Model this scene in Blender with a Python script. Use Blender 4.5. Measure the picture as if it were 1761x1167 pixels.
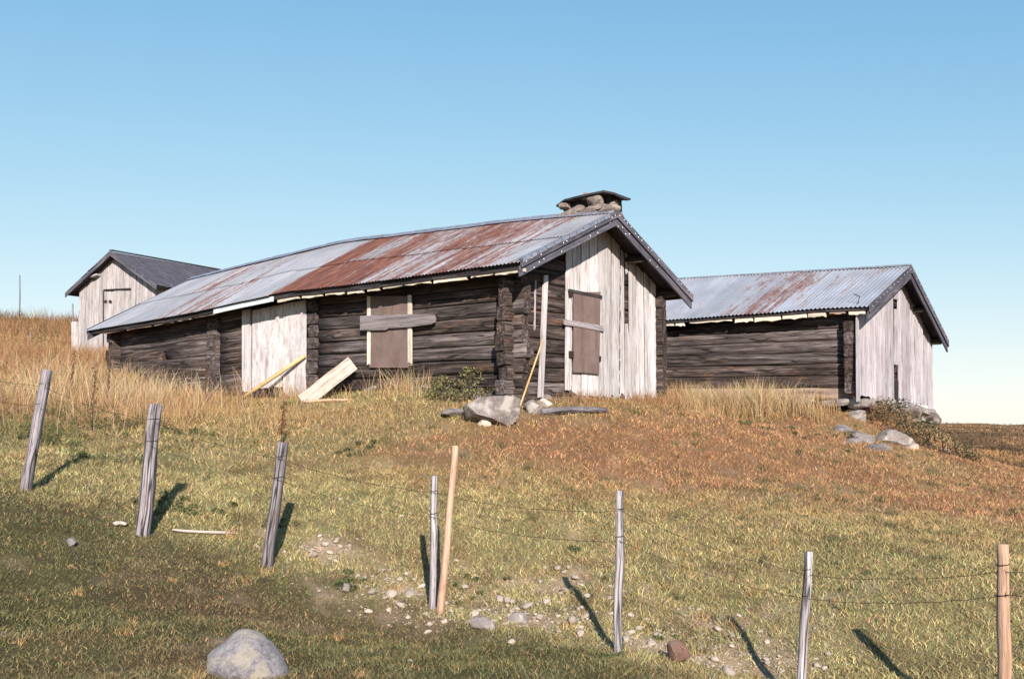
import bpy, bmesh, math, random
import numpy as np
from mathutils import Vector, Matrix
random.seed(7); rng = np.random.default_rng(7)
for o in list(bpy.data.objects): bpy.data.objects.remove(o)
scene = bpy.context.scene
COL = scene.collection

# ------------------------------------------------------------------ camera
FPX, HOR, CX, CY, IMW = 1712.0, 715.0, 880.5, 583.5, 1761.0      # focal length, horizon row and centre in photo pixels
EYE = 1.7                                                       # eye height above the datum
PITCH = math.atan((HOR - CY) / FPX)
cd = bpy.data.cameras.new('camera'); cam = bpy.data.objects.new('camera', cd); COL.objects.link(cam)
cd.sensor_width = 36.0; cd.lens = 36.0 * FPX / IMW; cd.clip_start = 0.1; cd.clip_end = 4000
cam.location = (0, 0, EYE); cam.rotation_euler = (math.pi / 2 + PITCH, 0, 0)
scene.camera = cam

# ------------------------------------------------------------------ sky, sun, exposure
EXPOSURE = 0.8
SUN_EL, SUN_AZ = math.radians(26.0), math.radians(170.6)         # azimuth clockwise from +Y: behind the camera, a little right
world = bpy.data.worlds.new('World'); scene.world = world; world.use_nodes = True
wn = world.node_tree.nodes; wl = world.node_tree.links
sky = wn.new('ShaderNodeTexSky'); sky.sky_type = 'NISHITA'; sky.sun_disc = False
sky.sun_elevation = SUN_EL; sky.sun_rotation = SUN_AZ; sky.altitude = 900; sky.air_density = 1.0; sky.dust_density = 0.05; sky.ozone_density = 1.0
# film response of the sky: each channel scaled and rolled off at its bright end, the same in every direction
sepc = wn.new('ShaderNodeSeparateColor'); comb = wn.new('ShaderNodeCombineColor'); wl.new(sky.outputs[0], sepc.inputs[0])
def wmath(op, x, y):
    k = wn.new('ShaderNodeMath'); k.operation = op
    for i, v in enumerate((x, y)):
        if isinstance(v, (int, float)): k.inputs[i].default_value = v
        else: wl.new(v, k.inputs[i])
    return k.outputs[0]
for ch, (gain, pw, amp, knee) in enumerate([(.1325, 1.30, 2.15, 1.55), (.145, 1.05, 2.10, 1.45), (.1535, 1.0, 2.98, 2.35)]):
    x = wmath('POWER', wmath('MULTIPLY', sepc.outputs[ch], gain), pw)
    y = wmath('DIVIDE', wmath('MULTIPLY', x, amp), wmath('ADD', wmath('MULTIPLY', x, knee), 1.0))
    wl.new(wmath('MULTIPLY', y, 1 / (.1 * 2 ** EXPOSURE)), comb.inputs[ch])
wl.new(comb.outputs[0], wn['Background'].inputs[0]); wn['Background'].inputs[1].default_value = 0.1
ld = bpy.data.lights.new('sun', 'SUN'); ld.energy = 5.0; ld.angle = math.radians(0.53); ld.color = (1.0, 0.915, 0.82)
sun = bpy.data.objects.new('sun', ld); COL.objects.link(sun)
sdir = Vector((math.sin(SUN_AZ) * math.cos(SUN_EL), math.cos(SUN_AZ) * math.cos(SUN_EL), math.sin(SUN_EL)))
sun.rotation_euler = sdir.to_track_quat('Z', 'Y').to_euler(); sun.location = sdir * 60
vs = scene.view_settings; vs.view_transform = 'Standard'; vs.look = 'None'; vs.gamma = 1.0; vs.exposure = EXPOSURE
vs.use_curve_mapping = False
scene.render.engine = 'CYCLES'
scene.render.resolution_x, scene.render.resolution_y = 1024, 678

# ------------------------------------------------------------------ pixel geometry (a pixel is a direction; depth comes from the plane it lies on)
cp, sp = math.cos(PITCH), math.sin(PITCH)
def ray(px, py):
    v = (CY - py) / FPX
    return np.array([(px - CX) / FPX, cp - v * sp, sp + v * cp])
def at_depth(px, py, d):
    r = ray(px, py); return r * (d / r[1]) + np.array([0, 0, EYE])
def hit(px, py, O, n):
    r = ray(px, py); t = np.dot(np.asarray(O) - np.array([0, 0, EYE]), n) / np.dot(r, n)
    return r * t + np.array([0, 0, EYE])

# ------------------------------------------------------------------ material helpers
class N:
    def __init__(s, name):
        s.m = bpy.data.materials.new(name); s.m.use_nodes = True
        s.t = s.m.node_tree; s.b = s.t.nodes['Principled BSDF']; s.out = s.t.nodes['Material Output']
    def n(s, ty, ins=None, **kw):
        k = s.t.nodes.new(ty)
        for a, b in kw.items(): setattr(k, a, b)
        for a, b in (ins or {}).items(): s.set(k, a, b)
        return k
    def set(s, k, a, b):
        if isinstance(b, bpy.types.NodeSocket): s.t.links.new(b, k.inputs[a])
        else: k.inputs[a].default_value = b
    def noise(s, vec, scale=5, detail=4, rough=.55, dist=0):
        return s.n('ShaderNodeTexNoise', {'Vector': vec, 'Scale': scale, 'Detail': detail, 'Roughness': rough, 'Distortion': dist}).outputs[0]
    def mapv(s, vec, sc=(1, 1, 1), loc=None):
        k = s.n('ShaderNodeMapping', {'Vector': vec, 'Scale': sc})
        if loc is not None: s.set(k, 'Location', loc)
        return k.outputs[0]
    def ramp(s, fac, stops):
        k = s.n('ShaderNodeValToRGB', {'Fac': fac}); e = k.color_ramp.elements
        while len(e) < len(stops): e.new(.5)
        for i, (p, c) in enumerate(stops):
            e[i].position = p; e[i].color = (c, c, c, 1) if not hasattr(c, '__len__') else (*c, 1)
        return k.outputs[0]
    def mix(s, fac, a, b, mode='MIX'):
        k = s.n('ShaderNodeMix', data_type='RGBA', blend_type=mode)
        for i, v in ((0, fac), (6, a), (7, b)):
            if isinstance(v, bpy.types.NodeSocket): s.t.links.new(v, k.inputs[i])
            else: k.inputs[i].default_value = (*v, 1) if hasattr(v, '__len__') and len(v) == 3 else v
        return k.outputs[2]
    def math(s, op, a, b=0.0, c=None):
        k = s.n('ShaderNodeMath', operation=op); s.set(k, 0, a); s.set(k, 1, b)
        if c is not None: s.set(k, 2, c)
        return k.outputs[0]
    def rand(s): return s.n('ShaderNodeObjectInfo').outputs['Random']
    def uv(s): return s.n('ShaderNodeTexCoord').outputs['UV']
    def obj(s): return s.n('ShaderNodeTexCoord').outputs['Object']
    def fin(s, col, rough=.85, bump=None, dist=.01, strength=.6, metal=None, spec=.25):
        s.set(s.b, 'Base Color', col); s.set(s.b, 'Roughness', rough); s.b.inputs['Specular IOR Level'].default_value = spec
        if metal is not None: s.set(s.b, 'Metallic', metal)
        if bump is not None:
            k = s.n('ShaderNodeBump', {'Height': bump, 'Distance': dist, 'Strength': strength}); s.set(s.b, 'Normal', k.outputs[0])
        return s.m

def wood(name, dark, mid, light, along=1.3, across=26, patch=None, patch_amt=.0, crack=.6, vary=.35, checks=0.):
    """weathered timber; UV u runs along the grain in metres"""
    k = N(name); r = k.rand()
    off = k.n('ShaderNodeCombineXYZ', {'X': k.math('MULTIPLY', r, 91.), 'Y': k.math('MULTIPLY', r, 37.)}).outputs[0]
    uv = k.n('ShaderNodeVectorMath', {0: k.uv(), 1: off}, operation='ADD').outputs[0]
    g = k.noise(k.mapv(uv, (along, across, 1)), 1, 6, .65, .35)
    fine = k.noise(k.mapv(uv, (along * 4, across * 3.2, 1)), 1, 3, .6)
    big = k.noise(k.mapv(uv, (.9, 3.5, 1)), 1, 3, .5)
    col = k.ramp(k.math('ADD', k.math('MULTIPLY', g, .75), k.math('MULTIPLY', big, .25)), [(.33, dark), (.5, mid), (.68, light)])
    ck = k.ramp(fine, [(.36, 0.), (.46, 1.)])
    col = k.mix(k.math('MULTIPLY', k.math('SUBTRACT', 1., ck), crack), col, tuple(c * .35 for c in dark))
    if patch:
        pm = k.ramp(k.noise(k.mapv(uv, (1.6, 7, 1), (3, 9, 2)), 1, 4, .6), [(.56, 0.), (.68, 1.)])
        col = k.mix(k.math('MULTIPLY', pm, patch_amt), col, patch)
    if checks:                                                       # long drying checks
        d_ = k.math('ABSOLUTE', k.math('SUBTRACT', k.noise(k.mapv(uv, (.35, 7, 1), (5, 1, 0)), 1, 3, .5), .5))
        col = k.mix(k.math('MULTIPLY', k.ramp(d_, [(.006, 1.), (.022, 0.)]), checks), col, (.008, .006, .006))
    val = k.math('ADD', 1 - vary / 2, k.math('MULTIPLY', r, vary))
    col = k.n('ShaderNodeHueSaturation', {'Color': col, 'Value': val, 'Saturation': 1.0}).outputs[0]
    h = k.math('ADD', k.math('MULTIPLY', g, .7), k.math('MULTIPLY', ck, .3))
    return k.fin(col, .88, h, .008, .7)

M = {}
M['log'] = wood('log_timber', (.011, .007, .0065), (.047, .033, .029), (.19, .148, .137), .8, 24, (.20, .105, .06), .5, .8, .6, .9)
M['log_grey'] = wood('log_timber_grey', (.016, .011, .011), (.078, .060, .058), (.25, .212, .21), .8, 24, (.17, .10, .065), .4, .75, .5, .9)
M['log_pale'] = wood('log_timber_pale', (.09, .06, .05), (.25, .18, .145), (.40, .30, .24), 1.0, 18, (.38, .22, .12), .5, .45, .4)
M['board_white'] = wood('bleached_board', (.27, .24, .24), (.53, .49, .49), (.68, .645, .645), .7, 20, (.33, .24, .19), .55, .55, .5)
M['board_grey'] = wood('silvered_board', (.17, .145, .155), (.40, .36, .38), (.54, .50, .52), .8, 20, (.20, .14, .12), .45, .5, .35)
M['board_old'] = wood('old_grey_board', (.11, .09, .095), (.24, .205, .212), (.36, .32, .33), .8, 20, (.16, .11, .10), .5, .6, .3)
M['board_shed'] = wood('shed_board', (.20, .172, .172), (.38, .345, .345), (.52, .485, .485), 1.0, 16, (.30, .19, .13), .4, .5, .32)
M['board_dark'] = wood('dark_old_board', (.012, .010, .011), (.032, .027, .029), (.075, .065, .068), 1.0, 18, (.2, .17, .16), .3, .5, .4)  # dark old wood, close to black
M['barge'] = wood('bargeboard_timber', (.030, .027, .036), (.080, .074, .094), (.17, .16, .19), .8, 22, (.28, .24, .23), .35, .6, .3)
M['cream'] = wood('fresh_split_board', (.40, .33, .25), (.63, .56, .46), (.78, .71, .61), 1.5, 14, (.35, .22, .13), .45, .3, .4)
M['yellow'] = wood('peeled_pole', (.42, .26, .10), (.62, .42, .19), (.74, .55, .30), 1.0, 10, (.36, .2, .09), .3, .25, .2)
M['orange'] = wood('new_post_timber', (.24, .13, .085), (.43, .27, .185), (.56, .40, .30), 1.2, 26, (.24, .10, .055), .7, .5, .2)
M['post'] = wood('grey_post_timber', (.075, .06, .066), (.19, .165, .178), (.37, .335, .345), 1.1, 36, (.12, .08, .075), .6, .95, .45, .9)
M['board_tan'] = wood('weathered_wide_board', (.27, .215, .18), (.44, .375, .33), (.58, .52, .47), .9, 14, (.25, .16, .1), .6, .5, .1)
M['stake'] = wood('silver_stake_timber', (.14, .118, .122), (.33, .295, .305), (.50, .46, .47), 1.1, 36, (.16, .11, .10), .5, .9, .3, .8)
M['door'] = wood('limed_door_board', (.30, .26, .255), (.54, .50, .50), (.68, .64, .64), 2.2, 9, (.33, .20, .14), .6, .35, .15)

def m_panel():
    k = N('brown_hardboard'); o = k.obj()
    a = k.noise(o, 3, 4, .6); b = k.noise(o, 60, 3, .6)
    col = k.ramp(k.math('ADD', k.math('MULTIPLY', a, .6), k.math('MULTIPLY', b, .4)), [(.3, (.115, .076, .068)), (.7, (.205, .146, .13))])
    st = k.noise(k.mapv(o, (9, 9, .7)), 1, 4, .6); col = k.mix(k.math('MULTIPLY', k.ramp(st, [(.52, 0.), (.66, 1.)]), .45), col, (.085, .058, .052))
    pl_ = k.ramp(k.noise(o, 7, 5, .7, .6), [(.60, 0.), (.70, 1.)]); col = k.mix(k.math('MULTIPLY', pl_, .4), col, (.27, .215, .19))
    return k.fin(col, .9, k.math('ADD', b, st), .004, .5)
M['panel'] = m_panel()

def m_roof(name, rust_ramp, grey=(.42, .42, .445), streak=.62):
    """galvanised corrugated iron, UV = metres along the eave / up the slope; rust runs follow the slope"""
    k = N(name); uv = k.uv(); r = k.rand()
    sx = k.n('ShaderNodeSeparateXYZ', {0: uv})
    w = k.ramp(k.math('DIVIDE', sx.outputs[0], 14.), rust_ramp)
    st = k.noise(k.mapv(uv, (2.6, .33, 1)), 1, 5, .62, .4)
    st2 = k.noise(k.mapv(uv, (9.0, .8, 1), (4, 2, 0)), 1, 4, .65, .3)
    spk = k.noise(k.mapv(uv, (26, 7, 1), (1, 7, 0)), 1, 3, .7)
    s = k.math('ADD', k.math('ADD', k.math('MULTIPLY', st, .42), k.math('MULTIPLY', st2, .34)), k.math('MULTIPLY', spk, .24))
    s = k.math('ADD', s, k.math('MULTIPLY', k.math('SUBTRACT', r, .5), .13))
    m = k.math('SUBTRACT', k.math('ADD', s, k.math('MULTIPLY', w, .36)), streak)
    m = k.ramp(m, [(.0, 0.), (.07, .75), (.14, 1.)])
    rc = k.ramp(k.noise(k.mapv(uv, (7, 1.4, 1), (2, 5, 1)), 1, 4, .6), [(.3, (.055, .022, .019)), (.5, (.115, .041, .029)), (.72, (.19, .077, .05))])
    gz = k.noise(k.mapv(uv, (1.4, .9, 1)), 1, 4, .6)
    gc = k.ramp(gz, [(.3, tuple(c * .72 for c in grey)), (.7, tuple(min(1, c * 1.12) for c in grey))])
    gc = k.mix(k.math('MULTIPLY', k.ramp(st2, [(.45, 0.), (.62, 1.)]), .35), gc, (.36, .30, .30))
    gc = k.n('ShaderNodeHueSaturation', {'Color': gc, 'Value': k.math('ADD', .80, k.math('MULTIPLY', r, .38))}).outputs[0]
    col = k.mix(m, gc, rc)
    return k.fin(col, k.math('ADD', .42, k.math('MULTIPLY', m, .42)), spk, .002, .3, metal=k.math('MULTIPLY', k.math('SUBTRACT', 1., m), .35), spec=.4)
M['roof'] = m_roof('rusty_corrugated_iron', [(0., .40), (.12, .48), (.24, .58), (.33, .70), (.45, .70), (.49, .24), (.54, .12), (.60, .34), (.68, .44), (.76, .40), (.84, .12)])
M['roof2'] = m_roof('grey_corrugated_iron', [(0., .08), (.08, .24), (.16, .16), (.22, .50), (.28, .50), (.32, .20), (.5, .05), (1., .1)], (.37, .385, .425))
def m_tin():
    k = N('dull_tin'); o = k.obj(); a = k.noise(o, 9, 4, .6)
    return k.fin(k.ramp(a, [(.3, (.16, .165, .20)), (.7, (.33, .34, .40))]), .5, a, .002, .3, metal=.4)
M['tin'] = m_tin()
def m_plain(name, a, b, sc=8, rough=.85, metal=None, bd=.004):
    k = N(name); o = k.obj(); v = k.noise(o, sc, 5, .6)
    return k.fin(k.ramp(v, [(.3, a), (.7, b)]), rough, v, bd, .6, metal=metal)
M['iron'] = m_plain('rusted_iron', (.030, .022, .020), (.075, .05, .04), 30, .7, .5)
M['nail'] = m_plain('galvanised_nail', (.6, .6, .62), (.75, .75, .76), 30, .4, .3)
M['gutter'] = m_plain('pale_zinc', (.50, .55, .57), (.66, .70, .71), 6, .5, .2)
M['bark'] = m_plain('black_slab_and_gap_shade', (.018, .018, .020), (.05, .05, .052), 6, .7)  # chimney cap slab; also colours in the shade beneath it
M['dark'] = m_plain('interior_shade', (.012, .010, .009), (.02, .017, .015), 3, .95)  # near-black that stands in for the shade indoors

def m_stone(name, a, b, lich, amt=.5, sc=3.):
    k = N(name); o = k.obj(); r = k.rand()
    off = k.n('ShaderNodeCombineXYZ', {'X': k.math('MULTIPLY', r, 50.), 'Z': k.math('MULTIPLY', r, 20.)}).outputs[0]
    o = k.n('ShaderNodeVectorMath', {0: o, 1: off}, operation='ADD').outputs[0]
    n1 = k.noise(o, sc, 6, .62); n2 = k.noise(o, sc * 9, 5, .7); n3 = k.noise(o, sc * 1.4, 5, .6, .5)
    col = k.ramp(k.math('ADD', k.math('MULTIPLY', n1, .5), k.math('MULTIPLY', n2, .5)), [(.38, a), (.62, b)])
    col = k.mix(k.math('MULTIPLY', k.ramp(n3, [(.5, 0.), (.62, 1.)]), amt), col, lich)
    sp_ = k.ramp(k.noise(o, sc * 30, 2, .5), [(.60, 0.), (.68, 1.)])
    col = k.mix(k.math('MULTIPLY', sp_, .35), col, tuple(min(1, c * 1.5) for c in b))
    col = k.n('ShaderNodeHueSaturation', {'Color': col, 'Value': k.math('ADD', .8, k.math('MULTIPLY', r, .4))}).outputs[0]
    return k.fin(col, .92, k.math('ADD', k.math('MULTIPLY', n1, .5), k.math('MULTIPLY', n2, .5)), .02, .8)
M['stone'] = m_stone('lichened_stone', (.12, .097, .092), (.28, .24, .228), (.42, .37, .33), .75)
M['stone_chim'] = m_stone('sooty_stone', (.10, .075, .066), (.27, .215, .19), (.36, .29, .24), .5, 5)
M['stone_dark'] = m_stone('grey_boulder', (.085, .075, .08), (.27, .25, .262), (.34, .29, .22), .5, 4.5)
M['stone_pale'] = m_stone('pale_pebble', (.36, .29, .23), (.58, .50, .43), (.42, .26, .17), .5, 12)
M['stone_brown'] = m_stone('brown_rock', (.085, .045, .035), (.18, .105, .085), (.12, .10, .07), .4, 7)

def m_veg(name, trans=.25, rough=.7):
    k = N(name); a = k.n('ShaderNodeAttribute', attribute_name='Col').outputs['Color']
    k.set(k.b, 'Base Color', a); k.b.inputs['Roughness'].default_value = rough; k.b.inputs['Specular IOR Level'].default_value = .2
    tr = k.n('ShaderNodeBsdfTranslucent', {'Color': a}).outputs[0]
    mx = k.n('ShaderNodeMixShader', {0: trans, 1: k.b.outputs[0], 2: tr}).outputs[0]
    k.t.links.new(mx, k.out.inputs[0]); return k.m
M['veg'] = m_veg('grass_blades')
def m_ground():
    k = N('meadow_turf'); a = k.n('ShaderNodeAttribute', attribute_name='Col').outputs['Color']; o = k.obj()
    n1 = k.noise(o, 1.1, 6, .65); n2 = k.noise(o, 14, 5, .7); n3 = k.noise(o, 55, 3, .6)
    v = k.math('ADD', k.math('ADD', k.math('MULTIPLY', n1, .9), k.math('MULTIPLY', n2, .7)), k.math('MULTIPLY', n3, .6))
    col = k.n('ShaderNodeHueSaturation', {'Color': a, 'Value': k.math('MULTIPLY', v, .9)}).outputs[0]
    far = k.noise(k.mapv(o, (.10, .022, .1)), 1, 6, .7)
    col = k.mix(k.math('MULTIPLY', k.ramp(far, [(.5, 0.), (.6, 1.)]), .35), col, (.07, .05, .03))
    return k.fin(col, .95, k.math('ADD', n2, n3), .03, .8, spec=.1)
M['ground'] = m_ground()

# ------------------------------------------------------------------ object helpers
def link(o, parent=None):
    COL.objects.link(o)
    if parent: o.parent = parent
    return o
def mesh(name, V, Fc, mat, parent=None, uv=None, smooth=False, cols=None):
    me = bpy.data.meshes.new(name); me.from_pydata([tuple(map(float, v)) for v in V], [], Fc)
    if uv is not None:
        l = me.uv_layers.new(name='UVMap'); i = 0
        for p in me.polygons:
            for li, vi in zip(p.loop_indices, p.vertices):
                l.data[li].uv = uv[vi] if not isinstance(uv[0], list) else uv[p.index][li - p.loop_start]
    if smooth:
        for p in me.polygons: p.use_smooth = True
    me.materials.append(M[mat]); me.update()
    return link(bpy.data.objects.new(name, me), parent)
def fastmesh(name, V, Fc, mat, cols=None, parent=None, smooth=False):
    """V (n,3), Fc (m,k) numpy arrays"""
    me = bpy.data.meshes.new(name); k = Fc.shape[1]
    me.vertices.add(len(V)); me.vertices.foreach_set('co', np.ascontiguousarray(V, np.float32).ravel())
    me.loops.add(Fc.size); me.loops.foreach_set('vertex_index', np.ascontiguousarray(Fc, np.int32).ravel())
    me.polygons.add(len(Fc)); me.polygons.foreach_set('loop_start', np.arange(0, Fc.size, k, dtype=np.int32))
    if smooth: me.polygons.foreach_set('use_smooth', np.ones(len(Fc), bool))
    if cols is not None:
        ca = me.color_attributes.new('Col', 'FLOAT_COLOR', 'POINT')
        ca.data.foreach_set('color', np.ascontiguousarray(np.c_[cols, np.ones(len(cols))], np.float32).ravel())
    me.materials.append(M[mat]); me.update(calc_edges=True); me.validate()
    return link(bpy.data.objects.new(name, me), parent)
def tag(o, label=None, cat=None, group=None, kind=None):
    for a, b in (('label', label), ('category', cat), ('group', group), ('kind', kind)):
        if b: o[a] = b
    return o
def thing(name, loc, label, cat, rz=0, group=None):
    o = bpy.data.objects.new(name, None); o.empty_display_size = .2; COL.objects.link(o); o.location = loc; o.rotation_euler = (0, 0, rz)
    return tag(o, label, cat, group)
J = lambda a: random.uniform(-a, a)

def slab(name, poly, n, th, mat, parent, along=None, rows=None):
    """extrude a planar outline (list of 3D points, front face) back by th against n; UV u runs along the grain direction"""
    P = [np.array(p, float) for p in poly]; n = np.array(n, float); n /= np.linalg.norm(n)
    if along is None: along = P[1] - P[0]
    a = np.array(along, float); a /= np.linalg.norm(a); b = np.cross(n, a)
    k = len(P); V = P + [p - n * th for p in P]
    c = sum(np.cross(P[i] - P[0], P[(i + 1) % k] - P[0]) for i in range(k))
    F = [list(range(k)), list(range(2 * k - 1, k - 1, -1))] + [[(i + 1) % k, i, i + k, (i + 1) % k + k] for i in range(k)]
    if np.dot(c, n) < 0: F = [f[::-1] for f in F]
    uv = []
    for f in F:
        uv.append([(float(np.dot(V[i], a)), float(np.dot(V[i], b) + np.dot(V[i], n))) for i in f])
    return mesh(name, V, F, mat, parent, uv)
def bar(name, A, B, w, h, mat, parent, up=(0, 0, 1), jit=.0, seg=1):
    """box bar from A to B, width w (sideways), height h (along up)"""
    A, B = np.array(A, float), np.array(B, float); d = (B - A); L = np.linalg.norm(d); d /= L
    up = np.array(up, float); up -= d * np.dot(up, d); up /= np.linalg.norm(up); sd = np.cross(d, up)
    V, uvv = [], []
    for i in range(seg + 1):
        c = A + d * L * i / seg + up * J(jit) + sd * J(jit)
        for s, u in ((-1, -1), (1, -1), (1, 1), (-1, 1)): V.append(c + sd * (s * w / 2 + J(jit * .4)) + up * (u * h / 2 + J(jit * .4)))
    F = [[0, 3, 2, 1], [4 * seg, 4 * seg + 1, 4 * seg + 2, 4 * seg + 3]]
    uv = [[(0, 0), (.0, h), (w * .1, h), (w * .1, 0)]] * 2
    q = (0, w, w + h, 2 * w + h, 2 * w + 2 * h)
    for i in range(seg):
        for k in range(4):
            a, b = i * 4 + k, i * 4 + (k + 1) % 4
            F.append([a, b, b + 4, a + 4]); u0, u1 = L * i / seg, L * (i + 1) / seg
            uv.append([(u0, q[k]), (u0, q[k + 1]), (u1, q[k + 1]), (u1, q[k])])
    return mesh(name, V, F, mat, parent, uv)
HEWN = [(1, .0), (1, .55), (.9, .88), (.6, 1), (-.6, 1), (-.9, .88), (-1, .55), (-1, -.1), (-.98, -.66), (-.8, -.97), (.8, -.97), (.98, -.66)]   # adzed log: flat faces, rounded arrises
def round_bar(name, P, R, mat, parent, n=8, sq=1.0, jit=.1, smooth=True, hscale=1.0, up=(0, 0, 1), rot=0.0):
    """tapered, slightly irregular pole through points P with radii R; hscale stretches the section along up"""
    P = [np.array(p, float) for p in P]; V, uvs, F, uv = [], [], [], []
    up = np.array(up, float); dist = 0; ds = []
    prof = [1 + J(jit) for _ in range(n)]
    for i, p in enumerate(P):
        d = P[min(i + 1, len(P) - 1)] - P[max(i - 1, 0)]; d /= np.linalg.norm(d)
        e = up - d * np.dot(up, d); e /= np.linalg.norm(e); sd = np.cross(d, e)
        if i: dist += np.linalg.norm(P[i] - P[i - 1])
        ds.append(dist); r = R[i] if hasattr(R, '__len__') else R
        for k in range(n):
            a = 2 * math.pi * k / n + rot; ca, sa = math.cos(a), math.sin(a)
            ca = math.copysign(abs(ca) ** sq, ca); sa = math.copysign(abs(sa) ** sq, sa)
            if n == 12: ca, sa = HEWN[k]
            q = r * prof[k] * (1 + J(jit * .5))
            V.append(p + sd * ca * q + e * sa * q * hscale)
    m = len(P); per = 2 * math.pi * (R[0] if hasattr(R, '__len__') else R)
    for i in range(m - 1):
        for k in range(n):
            F.append([i * n + k, i * n + (k + 1) % n, (i + 1) * n + (k + 1) % n, (i + 1) * n + k])
            v0, v1 = per * k / n, per * (k + 1) / n
            uv.append([(ds[i], v0), (ds[i], v1), (ds[i + 1], v1), (ds[i + 1], v0)])
    F.append(list(range(n))[::-1]); uv.append([(2.2 * math.cos(6.28 * k / n), .1 * math.sin(6.28 * k / n)) for k in range(n)][::-1])
    F.append([(m - 1) * n + k for k in range(n)]); uv.append([(2.2 * math.cos(6.28 * k / n), .1 * math.sin(6.28 * k / n)) for k in range(n)])
    o = mesh(name, V, F, mat, parent, uv, smooth)
    if smooth:
        o.data.polygons[len(F) - 1].use_smooth = False; o.data.polygons[len(F) - 2].use_smooth = False
    return o
def rock_data(seed, dims, sub=3, planes=9, rough=.04, boxy=1.0, taper=0.0):
    planes = int(planes * 1.7)
    rs = np.random.default_rng(seed); bm = bmesh.new(); bmesh.ops.create_icosphere(bm, subdivisions=sub, radius=1)
    V = np.array([v.co[:] for v in bm.verts])
    if boxy < 1: V = np.sign(V) * np.abs(V) ** boxy * .86
    V[:, :2] *= (1 - taper * V[:, 2:3])
    for _ in range(planes):
        n = rs.normal(size=3); n /= np.linalg.norm(n); d = rs.uniform(.5, .88)
        t = V @ n; k = t > d; V[k] -= np.outer(t[k] - d, n) * .98
    ph = rs.uniform(0, 6, (6, 3)); fr = rs.uniform(2, 9, (6, 3))
    nz = sum(np.sin(V @ fr[i] + ph[i, 0]) for i in range(6)) / 6
    V *= (1 + rough * nz[:, None] * 2) * np.array(dims)
    F = np.array([[v.index for v in f.verts] for f in bm.faces]); bm.free(); return V, F
def rock(name, loc, dims, seed, mat, parent=None, sub=3, rz=0.0, planes=9, rough=.04, smooth=True, boxy=1.0, taper=0.0):
    V, F = rock_data(seed, dims, sub, planes, rough, boxy, taper)
    o = fastmesh(name, V, F, mat, None, parent, smooth); o.data.set_sharp_from_angle(angle=math.radians(24)); o.location = loc; o.rotation_euler = (J(.12), J(.12), rz); return o

# ------------------------------------------------------------------ the lie of the land
def frame(th): return np.array([-math.sin(th), math.cos(th), 0.]), np.array([math.cos(th), math.sin(th), 0.])
MO, MTH, MW, ML = np.array([.022, 15.948, 0.]), .904, 4.602, 11.8           # main cabin: right front corner, heading, width, length
RO, RTH, RW, RL = np.array([6.97, 20.0, 0.]), .916, 5.14, 8.0               # right-hand cabin
SO, STH, SW, SL = np.array([-13.6, 34.0, 0.]), 1.064, 3.82, 4.75            # shed: middle of its gable foot
def w2(O, th, s, g, z):
    u, gg = frame(th); p = O + u * s + gg * g; return (p[0], p[1], z)
FENCE = [  # base pixel, top pixel, depth, radius, material
    ((44, 840), (82, 636), 10.3, .052, 'post'), ((245, 914), (267, 695), 9.8, .062, 'post'), ((458, 977), (487, 760), 9.8, .050, 'post'),
    ((744, 1048), (747, 818), 9.3, .030, 'post'), ((758, 1054), (783, 766), 9.15, .034, 'orange'), ((1062, 1115), (1067, 843), 7.9, .030, 'post'),
    ((1374, 1222), (1391, 948), 7.4, .027, 'post'), ((1727, 1246), (1724, 935), 6.6, .040, 'orange')]
CTRL = []                                                                    # (x, y, height relative to the eye)
for b, t, d, r, m in FENCE:
    p = at_depth(*b, d); CTRL.append((p[0], p[1], p[2] - EYE))
CTRL += [w2(MO, MTH, *a) for a in [(0, -.1, .17), (2.4, -.1, .42), (3.6, -.1, .42), (5.4, -.1, .36), (7, -.1, .33), (8.2, -.1, .38), (10, -.1, .62), (11.8, -.1, .85),
                                   (0, 1.44, .30), (0, 3, .31), (0, 4.5, .28), (12.5, 2, 1.0), (12.5, 5, 1.2), (6, 5, .8), (2, 5.5, .55), (2.4, -1.4, .12), (4.6, -1.3, .14), (7, -1.5, .05), (9.5, -1.6, .28)]]
CTRL += [w2(RO, RTH, *a) for a in [(0, -.15, -.02), (2.2, -.15, .28), (4.4, -.15, .45), (0, 2.5, .0), (0, 5.1, -.25), (-.7, 4.4, -.62), (-.35, 5.9, -.85), (-.6, 2.6, -.45), (7, 2, .7), (4, 6, .4), (-.9, -1.0, -.5), (2.2, -1.3, -.08), (4.4, -1.4, .12)]]
CTRL += [w2(SO, STH, *a) for a in [(0, 0, 1.75), (2, 0, 1.85), (-2, 0, 1.7), (0, 4.5, 2.2), (2, 4.5, 2.3)]]
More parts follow.
